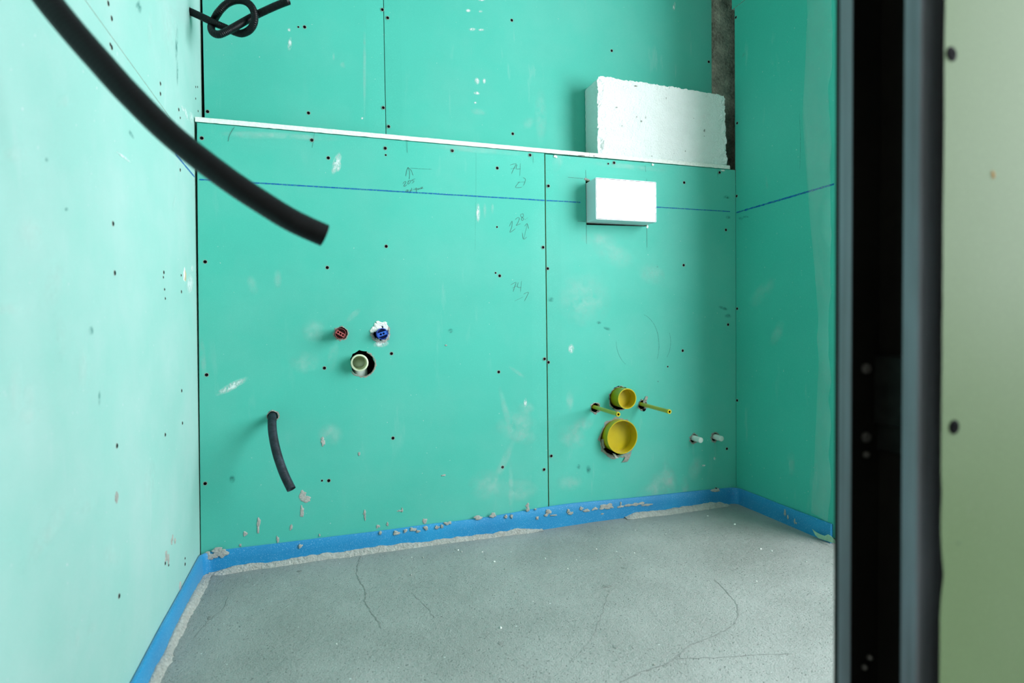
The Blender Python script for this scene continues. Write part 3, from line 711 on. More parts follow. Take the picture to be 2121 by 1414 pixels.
def foam():
    bm = bmesh.new(); prev = None; t = .0042
    for i, (x, y) in enumerate(FP):
        a, b = FP[max(i-1, 0)], FP[min(i+1, len(FP)-1)]
        d = Vector((b[0]-a[0], b[1]-a[1])).normalized(); nin = Vector((d.y, -d.x))    # to the room
        h = foam_top(x, y)
        wv = .0012*noise.noise((x*9, y*9, 0)); lean = .002
        sec = [(-t, -.006), (-t, h-.001), (-t*.5, h), (t*.5+wv, h), (t+wv, h-.0025), (t+wv+lean*.5, h*.5), (t+lean, -.006)]
        row = [bm.verts.new((x+nin.x*s, y+nin.y*s, z)) for s, z in sec]
        if prev:
            for k in range(len(row)): bm.faces.new([prev[k], row[k], row[(k+1) % len(row)], prev[(k+1) % len(row)]])
        else: bm.faces.new(row)
        prev = row
    bm.faces.new(list(reversed(prev))); bmesh.ops.recalc_face_normals(bm, faces=bm.faces[:])
    o = from_bm('foam_edge_strip', bm, M_FOAM, None, True)
    md = o.modifiers.new('edges', 'EDGE_SPLIT'); md.split_angle = math.radians(50); return o
FOAM = tag(foam(), 'bright blue foam edge strip running round the foot of the walls', 'foam strip')
FFB = Frame('Y', -.0112)      # face of the foam along the back wall
for i, (x, y, rx, ry) in enumerate(((452, 1141, 12, 7), (441, 1150, 13, 5), (459, 1146, 10, 8), (430, 1146, 5, 3), (435, 1155, 10, 4), (622, 1131, 4, 4), (788, 1104, 3, 4), (822, 1104, 6, 5), (840, 1099, 4, 4), (855, 1096, 8, 4), (882, 1093, 5, 6), (866, 1100, 4, 3),
                                 (905, 1092, 5, 4), (916, 1090, 4, 4), (928, 1083, 8, 4), (990, 1072, 9, 5), (1022, 1067, 7, 5), (1048, 1070, 4, 4), (1060, 1069, 3, 5), (1093, 1055, 5, 6), (1109, 1054, 3, 2), (1136, 1060, 7, 6), (1131, 1066, 5, 3), (1146, 1066.5, 9, 1.6), (1113, 1072, 4, 4),
                                 (1177, 1058, 4, 5), (1182, 1062, 7, 4), (1204, 1053, 5, 4), (1215, 1057, 8, 4), (1232, 1053, 9, 3.4), (1250, 1050, 9, 6), (1263, 1049, 9, 6), (1285, 1049, 10, 2.6), (1286, 1043, 2, 5), (1302, 1046, 12, 2.8), (1318, 1044, 10, 4), (1330, 1042, 6, 5), (1340, 1045, 12, 3), (1247, 1064, 4, 1.6),
                                 (1480, 1015, 10, 4), (1487, 1015, 6, 4))):
    blobpx(FFB, x, y, rx, ry, FOAM, 200+i, .00138, th=.0022)
for i, (x, y, rx, ry) in enumerate(((1524, 1030, 4, 7),)): blobpx(FFB, x, y, rx, ry, FOAM, 260+i, .0017, th=.003, base=.004)
FFR = Frame('X', XR-.0112)
for i, (x, y, rx, ry) in enumerate(((1626, 1062, 2.4, 6), (1632, 1070, 2, 5), (1646, 1079, 1.6, 5), (1649, 1083, 2, 2))): blobpx(FFR, x, y, rx, ry, FOAM, 270+i, .0016)

# mortar lips left between foam and screed (parts of the floor)
def ridge(pts, hfun, wfun, seed, nin, label):
    bm = bmesh.new(); prev = None
    for i, (x, y) in enumerate(pts):
        k = i/(len(pts)-1); e = min(1, k*12, (1-k)*12); d = i*.0024
        h = hfun(k)*(.85+.45*noise.noise((d*9, seed, 0))+.30*noise.noise((d*45, seed, 3)))*max(.15, e)
        w = wfun(k)*(1+.40*noise.noise((d*12, seed, 4))+.22*noise.noise((d*70, seed, 6)))
        nx, ny = nin; row = []
        for q, (f, g) in enumerate(((-.3, .95), (.0, 1.0), (.18, .98), (.36, .86), (.55, .68), (.75, .44), (.9, .2), (1.0, .05), (1.3, -.4))):
            c = .0016*noise.noise((d*190, q*1.3+seed, 1))+.0010*noise.noise((d*420, q*2.9+seed, 5))
            if q in (0, 8): c = 0
            row.append(bm.verts.new((x+nx*(w*f+c*.7), y+ny*(w*f+c*.7), h*g+c+FG(x, y).z+.002)))
        if prev:
            for q in range(len(row)-1): bm.faces.new([prev[q], prev[q+1], row[q+1], row[q]])
        prev = row
    bmesh.ops.recalc_face_normals(bm, faces=bm.faces[:])
    o = from_bm('mortar_lip', bm, M_MORTAR, FLOOR, False); o['label'] = label; return o
def seg(a, b, st=.0024):
    n = int(math.hypot(b[0]-a[0], b[1]-a[1])/st); return [(a[0]+(b[0]-a[0])*i/n, a[1]+(b[1]-a[1])*i/n) for i in range(n+1)]
xa = FB.uv(1120, 1080)[0]; xb0 = FB.uv(1290, 1055)[0]; xb1 = FB.uv(1500, 1042)[0]
ridge(seg((-.300, -.013), (xa, -.0125)), lambda k: .014-.002*k, lambda k: .012-.002*k, 1.3, (0, -1), 'pale crust of mortar under the foam, back wall')
ridge(seg((xb0, -.013), (xb1, -.013)), lambda k: .011+.003*k, lambda k: .016, 5.3, (0, -1), 'short pale mortar crust near the right corner')
ridge(seg((XL+.0125, -.020), (XL+.0125, -1.25)), lambda k: .012, lambda k: .013, 8.3, (1, 0), 'whitish mortar crust along the left wall')

# hairline cracks in the screed
def crack(pxs, w, mat=M_CRACK):
    P = [FG.uv(*p) for p in pxs]; Q = spline([Vector((p[0], p[1], 0)) for p in P], .006)
    pl = [(q.x+.0030*noise.noise((q.x*70, q.y*70, 1))+.0016*noise.noise((q.x*210, q.y*210, 1)), q.y+.0030*noise.noise((q.x*70, q.y*70, 6))) for q in Q]
    o = strokes('crack', FG, [pl], w*.75, mat, FLOOR, .0006, False, 1.3); return o
crack([(746, 1150), (739, 1178), (742, 1195), (757, 1220), (756, 1240), (768, 1262), (783, 1282), (790, 1298)], .0026)
crack([(472, 1232), (462, 1258), (440, 1275), (418, 1298), (402, 1318)], .0018)
crack([(1478, 1195), (1505, 1222), (1524, 1245), (1528, 1270), (1510, 1295), (1470, 1316), (1430, 1332), (1400, 1360)], .0030)
crack([(1420, 1340), (1380, 1372), (1330, 1390), (1285, 1412)], .0026)
crack([(1400, 1362), (1480, 1358), (1560, 1352), (1640, 1350)], .0016)
crack([(850, 1222), (880, 1250), (900, 1275)], .0014)
crack([(1180, 1370), (1210, 1340), (1235, 1300), (1262, 1218)], .0012)
for i, (x, y, rx, ry) in enumerate(((1257, 1209, 10, 3.5), (433, 1277, 3, 3), (407, 1228, 8, 2), (1036, 1329, 4, 2), (1290, 1172, 3, 2), (1275, 1337, 4, 2), (620, 1180, 6, 2))):
    u, v = FG.uv(x, y); blob('pit', FG, u, v, rx*.0012, ry*.0028, FLOOR, M_CRACK, 300+i, .0006, 12, .0004)
rndp = random.Random(5)
for i in range(46):      # loose grit on the screed
    x, y = rndp.uniform(.0, 1.25), rndp.uniform(-1.0, -.05)
    u, v = x, y; s = rndp.uniform(.0012, .0030)
    blob('grit', FG, u, v, s, s*rndp.uniform(.7, 1.5), FLOOR, M_GYPSUM if i % 3 else M_MORTAR, 330+i, s*.9, 8)

# doorway partition (front wall) ------------------------------------------
bm = bmesh.new()
box_bm(bm, XJ+.056, XSTUB, YNEAR, YFAR, -.02, ZCEIL)
box_bm(bm, -1.25, -.345, YNEAR, YFAR, -.02, ZCEIL)
box_bm(bm, -.345, XJ+.056, YNEAR, YFAR, 2.16, ZCEIL)
WF = structure(from_bm('wall_front', bm, M_CAVITY), 'doorway partition with an open metal jamb')
XNB = .4359
def near_board():
    bm = bmesh.new(); nz = 160; prev = None; x1 = XSTUB; yf, yb = -1.3983, YNEAR-.0004
    for j in range(nz+1):
        z = .005+(ZCEIL-.01)*j/nz
        w = .0005*noise.noise((z*16, 2, 0))+.0004*noise.noise((z*60, 5, 0))
        d = z-onY(1950, 1190, yf).z; w += .0034*math.exp(-(d/.016)**2)+.0012*math.exp(-((d-.06)/.01)**2)
        x = XNB+w
        row = [bm.verts.new(p) for p in ((x, yf, z), (x1, yf, z), (x1, yb, z), (x+.024, yb, z))]
        if prev:
            for k, mi in ((0, 0), (1, 1), (2, 0), (3, 1)): bm.faces.new([prev[k], prev[(k+1) % 4], row[(k+1) % 4], row[k]]).material_index = mi
        else: bm.faces.new(row)
        prev = row
    bm.faces.new(list(reversed(prev))); bmesh.ops.recalc_face_normals(bm, faces=bm.faces[:])
    return from_bm('plasterboard', bm, [M_BOARD_N, M_GYPGREY], WF)
NB = near_board(); NB['label'] = 'sage green board on the near side of the partition'
screws(FN, [(1970.5, 112), (1976, 884)], NB, screw_mesh(.0042, 'screw_near', M_BLACKSCREW))
u, v = FN.uv(2057, 362); blob('rust_grime_spot', FN, u, v, .0019, .0030, NB, simple('rust', (.42, .22, .05, 1), .9, 0, .3, 300), 71, .0002)
u, v = FN.uv(1985, 1125); blob('rust_grime_spot', FN, u, v, .0013, .0013, NB, simple('grime', (.16, .24, .14, 1), .9, 0, .3, 300), 72, .0002)  # this dot is grime
board('plasterboard', Frame('Y', YFAR), [(XJ+.0135, .012), (XSTUB, .012), (XSTUB, ZCEIL-.005), (XJ+.0135, ZCEIL-.005)], M_BOARD_R, WF, (), (), TB, 0, M_GYPGREY)

# metal stud forming the jamb
def cprofile(name, t, xw, c0, lip, y0, y1, mat, parent, r=.0022, lips=True):
    """open C section: lips at x=c0, web at x=xw, flanges at y0 (near) and y1 (far)"""
    def arc(cx, cy, a0, a1, rr, n=4): return [(cx+rr*math.cos(math.radians(a0+(a1-a0)*k/n)), cy+rr*math.sin(math.radians(a0+(a1-a0)*k/n))) for k in range(n+1)]
    P = []
    if lips: P += [(c0, y0+lip)] + arc(c0+r, y0+r, 180, 270, r)
    else: P += [(c0, y0)]
    P += arc(xw-r, y0+r, -90, 0, r) + arc(xw-r, y1-r, 0, 90, r)
    if lips: P += arc(c0+r, y1-r, 90, 180, r) + [(c0, y1-lip)]
    else: P += [(c0, y1)]
    P = [Vector(p) for p in P]; Q = []
    for i, p in enumerate(P):
        d = (P[min(i+1, len(P)-1)]-P[max(i-1, 0)]).normalized(); Q.append(p+Vector((-d.y, d.x))*t)
    bm = bmesh.new(); z0, z1 = .001, ZCEIL-.003
    lo = [[bm.verts.new((q.x, q.y, z)) for q in P]+[bm.verts.new((q.x, q.y, z)) for q in reversed(Q)] for z in (z0, z1)]
    n = len(lo[0])
    for i in range(n): bm.faces.new([lo[0][i], lo[0][(i+1) % n], lo[1][(i+1) % n], lo[1][i]])
    for side in lo:
        for i in range(len(P)-1): bm.faces.new([side[i], side[i+1], side[n-2-i], side[n-1-i]])
    bmesh.ops.recalc_face_normals(bm, faces=bm.faces[:])
    return from_bm(name, bm, mat, parent)
STUD = empty('metal_stud', (XJ+.02, (YNEAR+YFAR)/2, 0), 'grey galvanised steel stud with dark hollow inside at the doorway edge', 'stud')
adopt(cprofile('profile', .0009, XJ+.0495, XJ, .0135, YNEAR, YFAR, M_GALV, None), STUD)
lin = adopt(cprofile('dark_inside', .0008, XJ+.0480, XJ+.0022, .01, YNEAR+.0014, YFAR-.0014, M_STUDINSIDE, None, .0012, False), STUD); lin['label'] = 'near-black inside of the stud'  # inner U in near-black covers the web and both flanges
adopt(box('dark_edge_strip', XJ+.0012, XJ+.044, YFAR+.0003, YFAR+.0040, .002, ZCEIL-.004, M_CAVITY), STUD)  # thin near-black strip along the far flange's outer face
# bracket on the web and bolts on the far flange
zt, zb = onX(1850, 738, XJ+.046).z, onX(1850, 880, XJ+.046).z
br = adopt(box('bracket', XJ+.0385, XJ+.0472, YNEAR+.004, YFAR-.0035, zb, zt, M_BRACKET, None, .0008), STUD); br['label'] = 'dark steel bracket inside the stud'
br2 = adopt(box('bracket', XJ+.0425, XJ+.0472, YNEAR+.004, YFAR-.0035, onX(1850, 935, XJ+.046).z, zb-.001, M_BRACKET, None, .0006), STUD)
for (x, y, r) in ((1793, 763, .0042), (1793, 905, .0042), (1793, 941, .0026), (1800, 1360, .0022), (1789, 1380, .0022)):
    p = onY(x, y, YFAR-.0024)
    adopt(lathe('bolt', p, Vector((0, -1, 0)), [(r*1.1, -.001), (r*1.1, .0008), (r, .0022), (r*.6, .003), (.0002, .003)], simple('bolt_steel', (.30, .28, .26, 1), .45, .7, .3, 200), None, 14), STUD)

# corridor the photographer stands in -------------------------------------
structure(box('wall_corridor_left', -1.35, -1.25, -3.25, YNEAR, -.02, ZCEIL, M_CORR), 'corridor side wall behind the camera')
structure(box('wall_corridor_back', -1.25, 2.10, -3.35, -3.25, -.02, ZCEIL, M_CORR), 'corridor wall behind the camera')

# ================================================================== THINGS
# white block on the ledge
def block():
    yF = .0055; D = .092
    tl, tr, br_, bl = FB.uv(1238.5, 155), FB.uv(1503, 196), FB.uv(1507.5, 343), FB.uv(1241, 319)
    z0 = ZLEDGE+.0012
    bm = bmesh.new(); nu, nv, nd = 92, 54, 18
    def pt(a, b, c):     # a across, b up, c depth
        xl = tl[0]*b+bl[0]*(1-b); xr = tr[0]*b+br_[0]*(1-b); zt = tl[1]*(1-a)+tr[1]*a
        # rounded upper left corner, worn upper right
        p = Vector((xl+(xr-xl)*a, yF+D*c, z0+(zt-z0)*b))
        for (cx, cz, r, sx) in ((xl, zt, .020, 1), (xr, zt, .012, -1)):
            ax, az = cx+sx*r, zt-r
            if (p.x-ax)*sx < 0 and p.z > az:
                d = Vector((p.x-ax, 0, p.z-az)); m = max(abs(d.x), abs(d.z))
                if d.length > 1e-6: d = d.normalized()*m; p.x, p.z = ax+d.x, az+d.z
        q = p*1.0
        e = min(a, 1-a, b*.6+.05, 1-b)*.45          # rough near the arrises
        k = max(0, 1-e/.03)
        amp = .0014+.0055*k
        n1 = Vector((noise.noise(q*187), noise.noise(q*187+Vector((9, 3, 1))), noise.noise(q*187+Vector((2, 7, 5)))))
        n2 = Vector((noise.noise(q*71), noise.noise(q*71+Vector((9, 3, 1))), noise.noise(q*71+Vector((2, 7, 5)))))
        if c < .02: dd = (n1*.55+n2*.6)*amp
        else: dd = n2*.0012
        if b < .001: dd.z = 0
        p += dd
        if c == 0:
            ch = ((a-.0)/.045)**2+((b-.12)/.09)**2   # chip at lower left arris
            if ch < 1: p.y += .009*(1-ch); p.x += .004*(1-ch)
        p.z = max(p.z, z0); p.y = min(p.y, YUP-.0015); return p
    V = {}
    def vv(i, j, k):
        if (i, j, k) not in V: V[i, j, k] = bm.verts.new(pt(i/nu, j/nv, k/nd))
        return V[i, j, k]
    for i in range(nu):
        for j in range(nv):
            bm.faces.new([vv(i, j, 0), vv(i+1, j, 0), vv(i+1, j+1, 0), vv(i, j+1, 0)]); bm.faces.new([vv(i, j, nd), vv(i, j+1, nd), vv(i+1, j+1, nd), vv(i+1, j, nd)])
    for k in range(nd):
        for j in range(nv):
            bm.faces.new([vv(0, j, k), vv(0, j+1, k), vv(0, j+1, k+1), vv(0, j, k+1)]); bm.faces.new([vv(nu, j, k), vv(nu, j, k+1), vv(nu, j+1, k+1), vv(nu, j+1, k)])
        for i in range(nu):
            bm.faces.new([vv(i, 0, k), vv(i, 0, k+1), vv(i+1, 0, k+1), vv(i+1, 0, k)]); bm.faces.new([vv(i, nv, k), vv(i+1, nv, k), vv(i+1, nv, k+1), vv(i, nv, k+1)])
    bmesh.ops.recalc_face_normals(bm, faces=bm.faces[:])
    return from_bm('masonry_block', bm, M_BLOCK)
BLK = tag(block(), 'white rough-edged masonry block resting on the ledge', 'block')
FBK = Frame('Y', .0035)
for i, (x, y, rx, ry) in enumerate(((1277.5, 222.5, 4, 1.8), (1319, 242, 1.6, 3), (1337.5, 243, 1.6, 4), (1329, 251, 2, 3), (1289, 261, 1.5, 3), (1317, 178, 5, 2), (1459, 270, 4, 6), (1459, 282, 2.5, 2), (1419.5, 313, 2.2, 2.2), (1396, 318, 1.4, 1.4), (1437, 245, 1.4, 2), (1380, 203, 1.6, 3), (1350, 323, 2, 2))):
    u, v = FBK.uv(x, y); blob('pit', FBK, u, v, rx*.0009, ry*.0009, BLK, M_GYPGREY, 400+i, .0004, 9, .0003, .55)

# white plastic box
def junction_box():
    d = .068; yF = -d
    root_u, root_v = bx[3]
    x0, x1 = bx[0][0]+.0005, bx[1][0]-.002; z0, z1 = bx[3][1]+.001, bx[0][1]-.0005
    # front face as measured
    f = [Frame('Y', yF).uv(*p) for p in ((1233.6, 367), (1359.8, 376.6), (1359.8, 460), (1234.1, 454.3))]
    X0, X1 = (f[0][0]+f[3][0])/2, (f[1][0]+f[2][0])/2; Z1 = (f[0][1]+f[1][1])/2; Z0 = (f[2][1]+f[3][1])/2
    r = empty('junction_box', ((X0+X1)/2, -.002, Z0), 'white plastic rectangular box fixed in the wall below the block', 'box')
    bm = bmesh.new()
    def rr(x0, x1, z0, z1, y, rad, n=5):
        P = []
        for cx, cz, a in ((x1-rad, z1-rad, 0), (x0+rad, z1-rad, 90), (x0+rad, z0+rad, 180), (x1-rad, z0+rad, 270)):
            for k in range(n+1):
                t = math.radians(a+90*k/n); P.append((cx+rad*math.cos(t), y, cz+rad*math.sin(t)))
        return [bm.verts.new(p) for p in P]
    w = .0022
    loops = [rr(X0+.001, X1-.001, Z0+.001, Z1-.001, .010, .003), rr(X0, X1, Z0, Z1, yF+.0012, .004), rr(X0+.0008, X1-.0008, Z0+.0008, Z1-.0008, yF, .0036),
             rr(X0+w, X1-w, Z0+w, Z1-w, yF, .003), rr(X0+w, X1-w, Z0+w, Z1-w, yF+.006, .003)]
    for a, b in zip(loops, loops[1:]):
        for k in range(len(a)): bm.faces.new([a[k], a[(k+1) % len(a)], b[(k+1) % len(b)], b[k]])
    for f in bm.faces:
        if all(v.co.y > yF-.0001 and X0+.0015 < v.co.x < X1-.0015 and Z0+.0015 < v.co.z < Z1-.0015 and v.co.y < yF+.02 for v in f.verts): f.material_index = 1
    bm.faces.new(loops[-1]).material_index = 1; bm.faces.new(list(reversed(loops[0])))  # near-black channel paints the shadow in the gap round the lid
    bmesh.ops.recalc_face_normals(bm, faces=bm.faces[:])
    adopt(from_bm('body', bm, [M_BOX, simple('shadow_gap_dark', (.02, .02, .022, 1), .8)]), r)
    bm = bmesh.new(); g = w+.0011
    a = rr(X0+g, X1-g, Z0+g, Z1-g, yF+.0001, .0025); b = rr(X0+g, X1-g, Z0+g, Z1-g, yF+.0058, .0025)
    for k in range(len(a)): bm.faces.new([a[k], a[(k+1) % len(a)], b[(k+1) % len(b)], b[k]])
    bm.faces.new(a); bm.faces.new(list(reversed(b)))
    # small bridges that keep the lid in its frame
    for t in (.19, .42, .52, .78):
        x = X0+(X1-X0)*t; box_bm(bm, x-.004, x+.004, yF+.0002, yF+.004, Z1-g-.0005, Z1-w+.0005)
    for t, hw in ((.2, .004), (.52, .018), (.70, .012), (.84, .006)):
        x = X0+(X1-X0)*t; box_bm(bm, x-hw, x+hw, yF+.0002, yF+.004, Z0+w-.0005, Z0+g+.0005)
    for t, hw in ((.24, .005), (.5, .002), (.78, .005)):
        z = Z0+(Z1-Z0)*t; box_bm(bm, X0+w-.0005, X0+g+.0005, yF+.0002, yF+.004, z-hw, z+hw)
    for t, hw in ((.28, .006), (.5, .016), (.76, .010)):
        z = Z0+(Z1-Z0)*t; box_bm(bm, X1-g-.0005, X1-w+.0005, yF+.0002, yF+.004, z-hw, z+hw)
    bmesh.ops.recalc_face_normals(bm, faces=bm.faces[:])
    lid = adopt(from_bm('lid', bm, M_BOX), r); bpy.context.view_layer.update()
    p = Frame('Y', yF).uv(1299, 414.5)
    adopt(lathe('moulding_mark', Vector((p[0], yF+.00015, p[1])), Vector((0, -1, 0)), [(.0035, 0), (.0033, .0005), (.0022, .0005), (.002, .0001), (.0001, .0001)], simple('mark_grey', (.6, .62, .66, 1), .5), None, 16), lid)
    u, v = FB.uv(1216, 372); blob('broken_edge', FB, u, v, .009, .004, PB_R, M_GYPGREY, 81, .001)
    u, v = FB.uv(1341, 469.5); blob('broken_edge', FB, u, v, .005, .005, PB_R, M_GYPSUM, 82, .001)
junction_box()

# conduits
def corrugated(name, P, r, label, mat, pitch=.0030, depthk=.075, hollow=.02, nseg=18, step=.00075):
    Q = spline(P, step); bm = bmesh.new(); L = [0]
    for i in range(1, len(Q)): L.append(L[-1]+(Q[i]-Q[i-1]).length)
    sweep(bm, Q, lambda i: r*(1-depthk*.5+depthk*.5*math.cos(2*math.pi*L[i]/pitch)), nseg, hollow)
    bmesh.ops.recalc_face_normals(bm, faces=bm.faces[:])
    return tag(from_bm(name, bm, mat, None, True), label, 'conduit')
# near hose hanging across the doorway
P = [depth(x, y, t) for x, y, t in reversed(near)]
last = P[0]; P = [HOSE_TOP+Vector((-.014, 0, .0)), HOSE_TOP+Vector((.018, 0, -.001)), HOSE_MID]+P
corrugated('flexible_conduit', P, .0124, 'thick black conduit hanging blurred close to the camera', M_HOSE, .0046, .025, .03, 20, .0014)
# short hose hanging from the back wall
low = [(564.5, 861, .020), (564.3, 862, 0), (563.6, 872, -.040), (564.5, 893, -.078), (569.5, 922, -.112), (577, 950, -.140), (589, 983, -.166), (603.5, 1013, -.186)]
corrugated('flexible_conduit', [onY(x, y, Y) for x, y, Y in low], .0112, 'short dusty black conduit drooping from the lower back wall', M_DUSTYHOSE, .0031, .07, .02, 18, .0007)
# knotted hose out of the left wall
YB = YK
kn = [(380, 18.5, YK+.002), (393.5, 23.8, YK+.0), (417, 34.5, YK-.020), (443, 47, YK-.038), (466, 57, YK-.040), (488, 67, YK-.042), (503, 69, YK-.050), (519, 60, YK-.066), (527.5, 42, YK-.080), (524, 19, YK-.080), (510, 4, YK-.070), (490, .5, YK-.060), (470, 8, YK-.050),
      (453, 25, YK-.044), (442.5, 43, YK-.006), (437.5, 57, YK-.030), (442, 68, YK-.066), (455, 71, YK-.082), (476, 61.5, YK-.082), (505, 45, YK-.062), (524, 34.5, YK-.050), (536, 28.5, YK-.066), (570, 13, YK-.09), (597.5, 2, YK-.11)]
corrugated('flexible_conduit', [onY(x, y, Y) for x, y, Y in kn], .0092, 'knotted black corrugated conduit coming out of the left wall', M_HOSE, .0037, .12, .02, 18, .0008)

# plugs of the washbasin supply
def plug(name, c, r, prot, mat, barmat, label, ang, holes):
    o = empty(name, FB(c[0], c[1], 0), label, 'pipe plug')
    base = Vector((c[0], .030, c[1])); L = .030+prot
    adopt(lathe('cap', base, Vector((0, -1, 0)), [(r*.96, 0), (r, L-.002), (r*.97, L), (r*.88, L), (r*.85, L-.020), (.0005, L-.020)], mat, None, 30), o)
    bm = bmesh.new()    # grip bar across the open end, with holes through it
    ca, sa = math.cos(ang), math.sin(ang); w = r*.34; hl = r*.83; n = len(holes)
    out = [(-hl, -w), (hl, -w), (hl, w), (-hl, w)]
    vs_, es = [Vector(p) for p in out], [(0, 1), (1, 2), (2, 3), (3, 0)]; hp = []
    for h in holes:
        s = len(vs_); ring = [(h*r+r*.20*math.cos(2*math.pi*k/10), r*.20*math.sin(2*math.pi*k/10)) for k in range(10)]; hp.append(ring)
        vs_ += [Vector(p) for p in ring]; es += [(s+k, s+(k+1) % 10) for k in range(10)]
    R = delaunay_2d_cdt(vs_, es, [], 0, 1e-7); yf = .030-L+.0012
    def W(p, y): return Vector((c[0]+p[0]*ca-p[1]*sa, y, c[1]+p[0]*sa+p[1]*ca))
    F = [bm.verts.new(W(p, yf)) for p in R[0]]; B = [bm.verts.new(W(p, yf+.014)) for p in R[0]]; cnt = {}
    for t in R[2]:
        m = (sum(R[0][i][0] for i in t)/3, sum(R[0][i][1] for i in t)/3)
        if any(inside(m, h) for h in hp): continue
        bm.faces.new([F[i] for i in t]); bm.faces.new([B[i] for i in reversed(t)])
        for i in range(3): a, b = t[i], t[(i+1) % 3]; cnt.setdefault((min(a, b), max(a, b)), []).append((a, b))
    for l in cnt.values():
        if len(l) == 1: a, b = l[0]; bm.faces.new([F[b], F[a], B[a], B[b]])
    bmesh.ops.recalc_face_normals(bm, faces=bm.faces[:])
    adopt(from_bm('grip_bar', bm, barmat), o); return o
pr = puv(704.5, 690.5); pb = puv(790.5, 691)
plug('pipe_plug', pr, .0150, .042, M_RED, M_REDBAR, 'dark red plug in the left of two supply holes above the drain', math.radians(-32), (-.5, 0, .5))
plug('pipe_plug', pb, .0165, .022, M_BLUE, M_BLUEBAR, 'blue plug in the ragged white hole above the drain', math.radians(18), (-.28, .22))
rag('torn_paper', FB, cRED[0], cRED[1], .0165, .0212, PB_L, M_PAPER, 21, 26, .12)
rag('broken_gypsum', FB, cBLU[0]+.003, cBLU[1]-.002, .0195, .0290, PB_L, M_GYPGREY, 22, 40, .10, .0010)
for k_, (x_, y_, rx_, ry_) in enumerate(((775, 683, 9, 6), (781, 677, 10, 7), (789, 672, 10, 6), (797, 671, 6, 6), (771, 686, 5, 4), (783, 681, 8, 5), (799, 678, 5, 5), (782, 703, 5, 3.5), (795, 706, 6, 3.5), (803, 697, 3.5, 6))):
    u, v = FB.uv(x_, y_); blob('broken_gypsum', FB, u, v, rx_*.00135, ry_*.00135, PB_L, M_GYPSUM if k_ < 7 else M_MORTAR, 500+k_, .0022, 16, .0008, .5)
smear('plaster_smear', FB, 790, 712, 18, 8, -8, M_SCUFF, PB_L, .0014)
# drain pipe: open cream spigot with its elbow going down inside the wall
def drain():
    c = puv(743.5, 750); o = empty('drain_pipe', FB(c[0], c[1], 0), 'cream plastic drain pipe stub in the round hole under the plugs', 'drain pipe')
    r = .0228
    adopt(lathe('spigot', Vector((c[0], .055, c[1])), Vector((.0, -1, 0)), [(r*.90, 0), (r*.90, .03), (r, .045), (r, .078), (r*1.07, .080), (r*1.07, .085), (r*1.0, .0862), (r*.87, .0862), (r*.85, .060), (r*.78, .058), (r*.78, .02), (.001, .018)], M_CREAM, None, 44), o)
    bm = bmesh.new(); sweep(bm, [Vector((c[0]+.002, .030, c[1]+.004)), Vector((c[0]+.003, .040, c[1]-.006)), Vector((c[0]+.004, .043, c[1]-.03)), Vector((c[0]+.005, .043, c[1]-.12))], lambda i: r*.98, 28)
    bmesh.ops.recalc_face_normals(bm, faces=bm.faces[:]); adopt(from_bm('elbow', bm, M_WHITEPIPE, None, True), o)
drain()
rag('torn_paper', FB, cDRN[0], cDRN[1]-.0015, .0340, .0385, PB_L, M_PAPER, 24, 40, .05, .0005, (math.radians(-150), math.radians(70)))
rag('torn_paper', FB, cHOS[0], cHOS[1], .0128, .0170, PB_L, M_GYPGREY, 25, 18, .12)

# yellow waste sockets and fixing sleeves of the toilet frame
def socket(name, rim_px, rim_h, L, label, step_d):
    cx, cy = rim_px
    d = CAM+ray(cx, cy)*1.0; Y = -L; p = onY(cx, cy, Y)
    dep = (p-CAM).dot(_f); r = rim_h/2/FPX*dep
    o = empty(name, Vector((p.x, 0, p.z)), label, 'pipe socket')
    base = Vector((p.x, .105, p.z)); T = .105+L; t = .0026
    adopt(lathe('outer_wall', base, Vector((0, -1, 0)), [(r*.97, 0), (r*.985, T-.004), (r*1.005, T-.003), (r*1.005, T-.0005), (r*.998, T), (r-t, T), (r-t, T-.01), (r-t-.0005, T-step_d)], M_YELLOW, None, 60), o)
    adopt(lathe('inner_seat', base, Vector((0, -1, 0)), [(r-t-.0004, T-step_d+.001), (r-t-.0040, T-step_d+.001), (r-t-.0050, T-step_d-.002), (r-t-.0035, T-step_d-.005), (r-t-.0045, .006), (r*.5, .003), (.001, .002)], M_YELLOW, None, 60), o)
    return p, r
pS, rS = socket('waste_socket', (1299.3, 825.5), 42.5, .050, 'smaller yellow plastic pipe socket above the large one', .034)
pB, rB = socket('waste_socket', (1289.5, 904.8), 70, .033, 'large yellow plastic toilet waste socket low on the wall', .038)
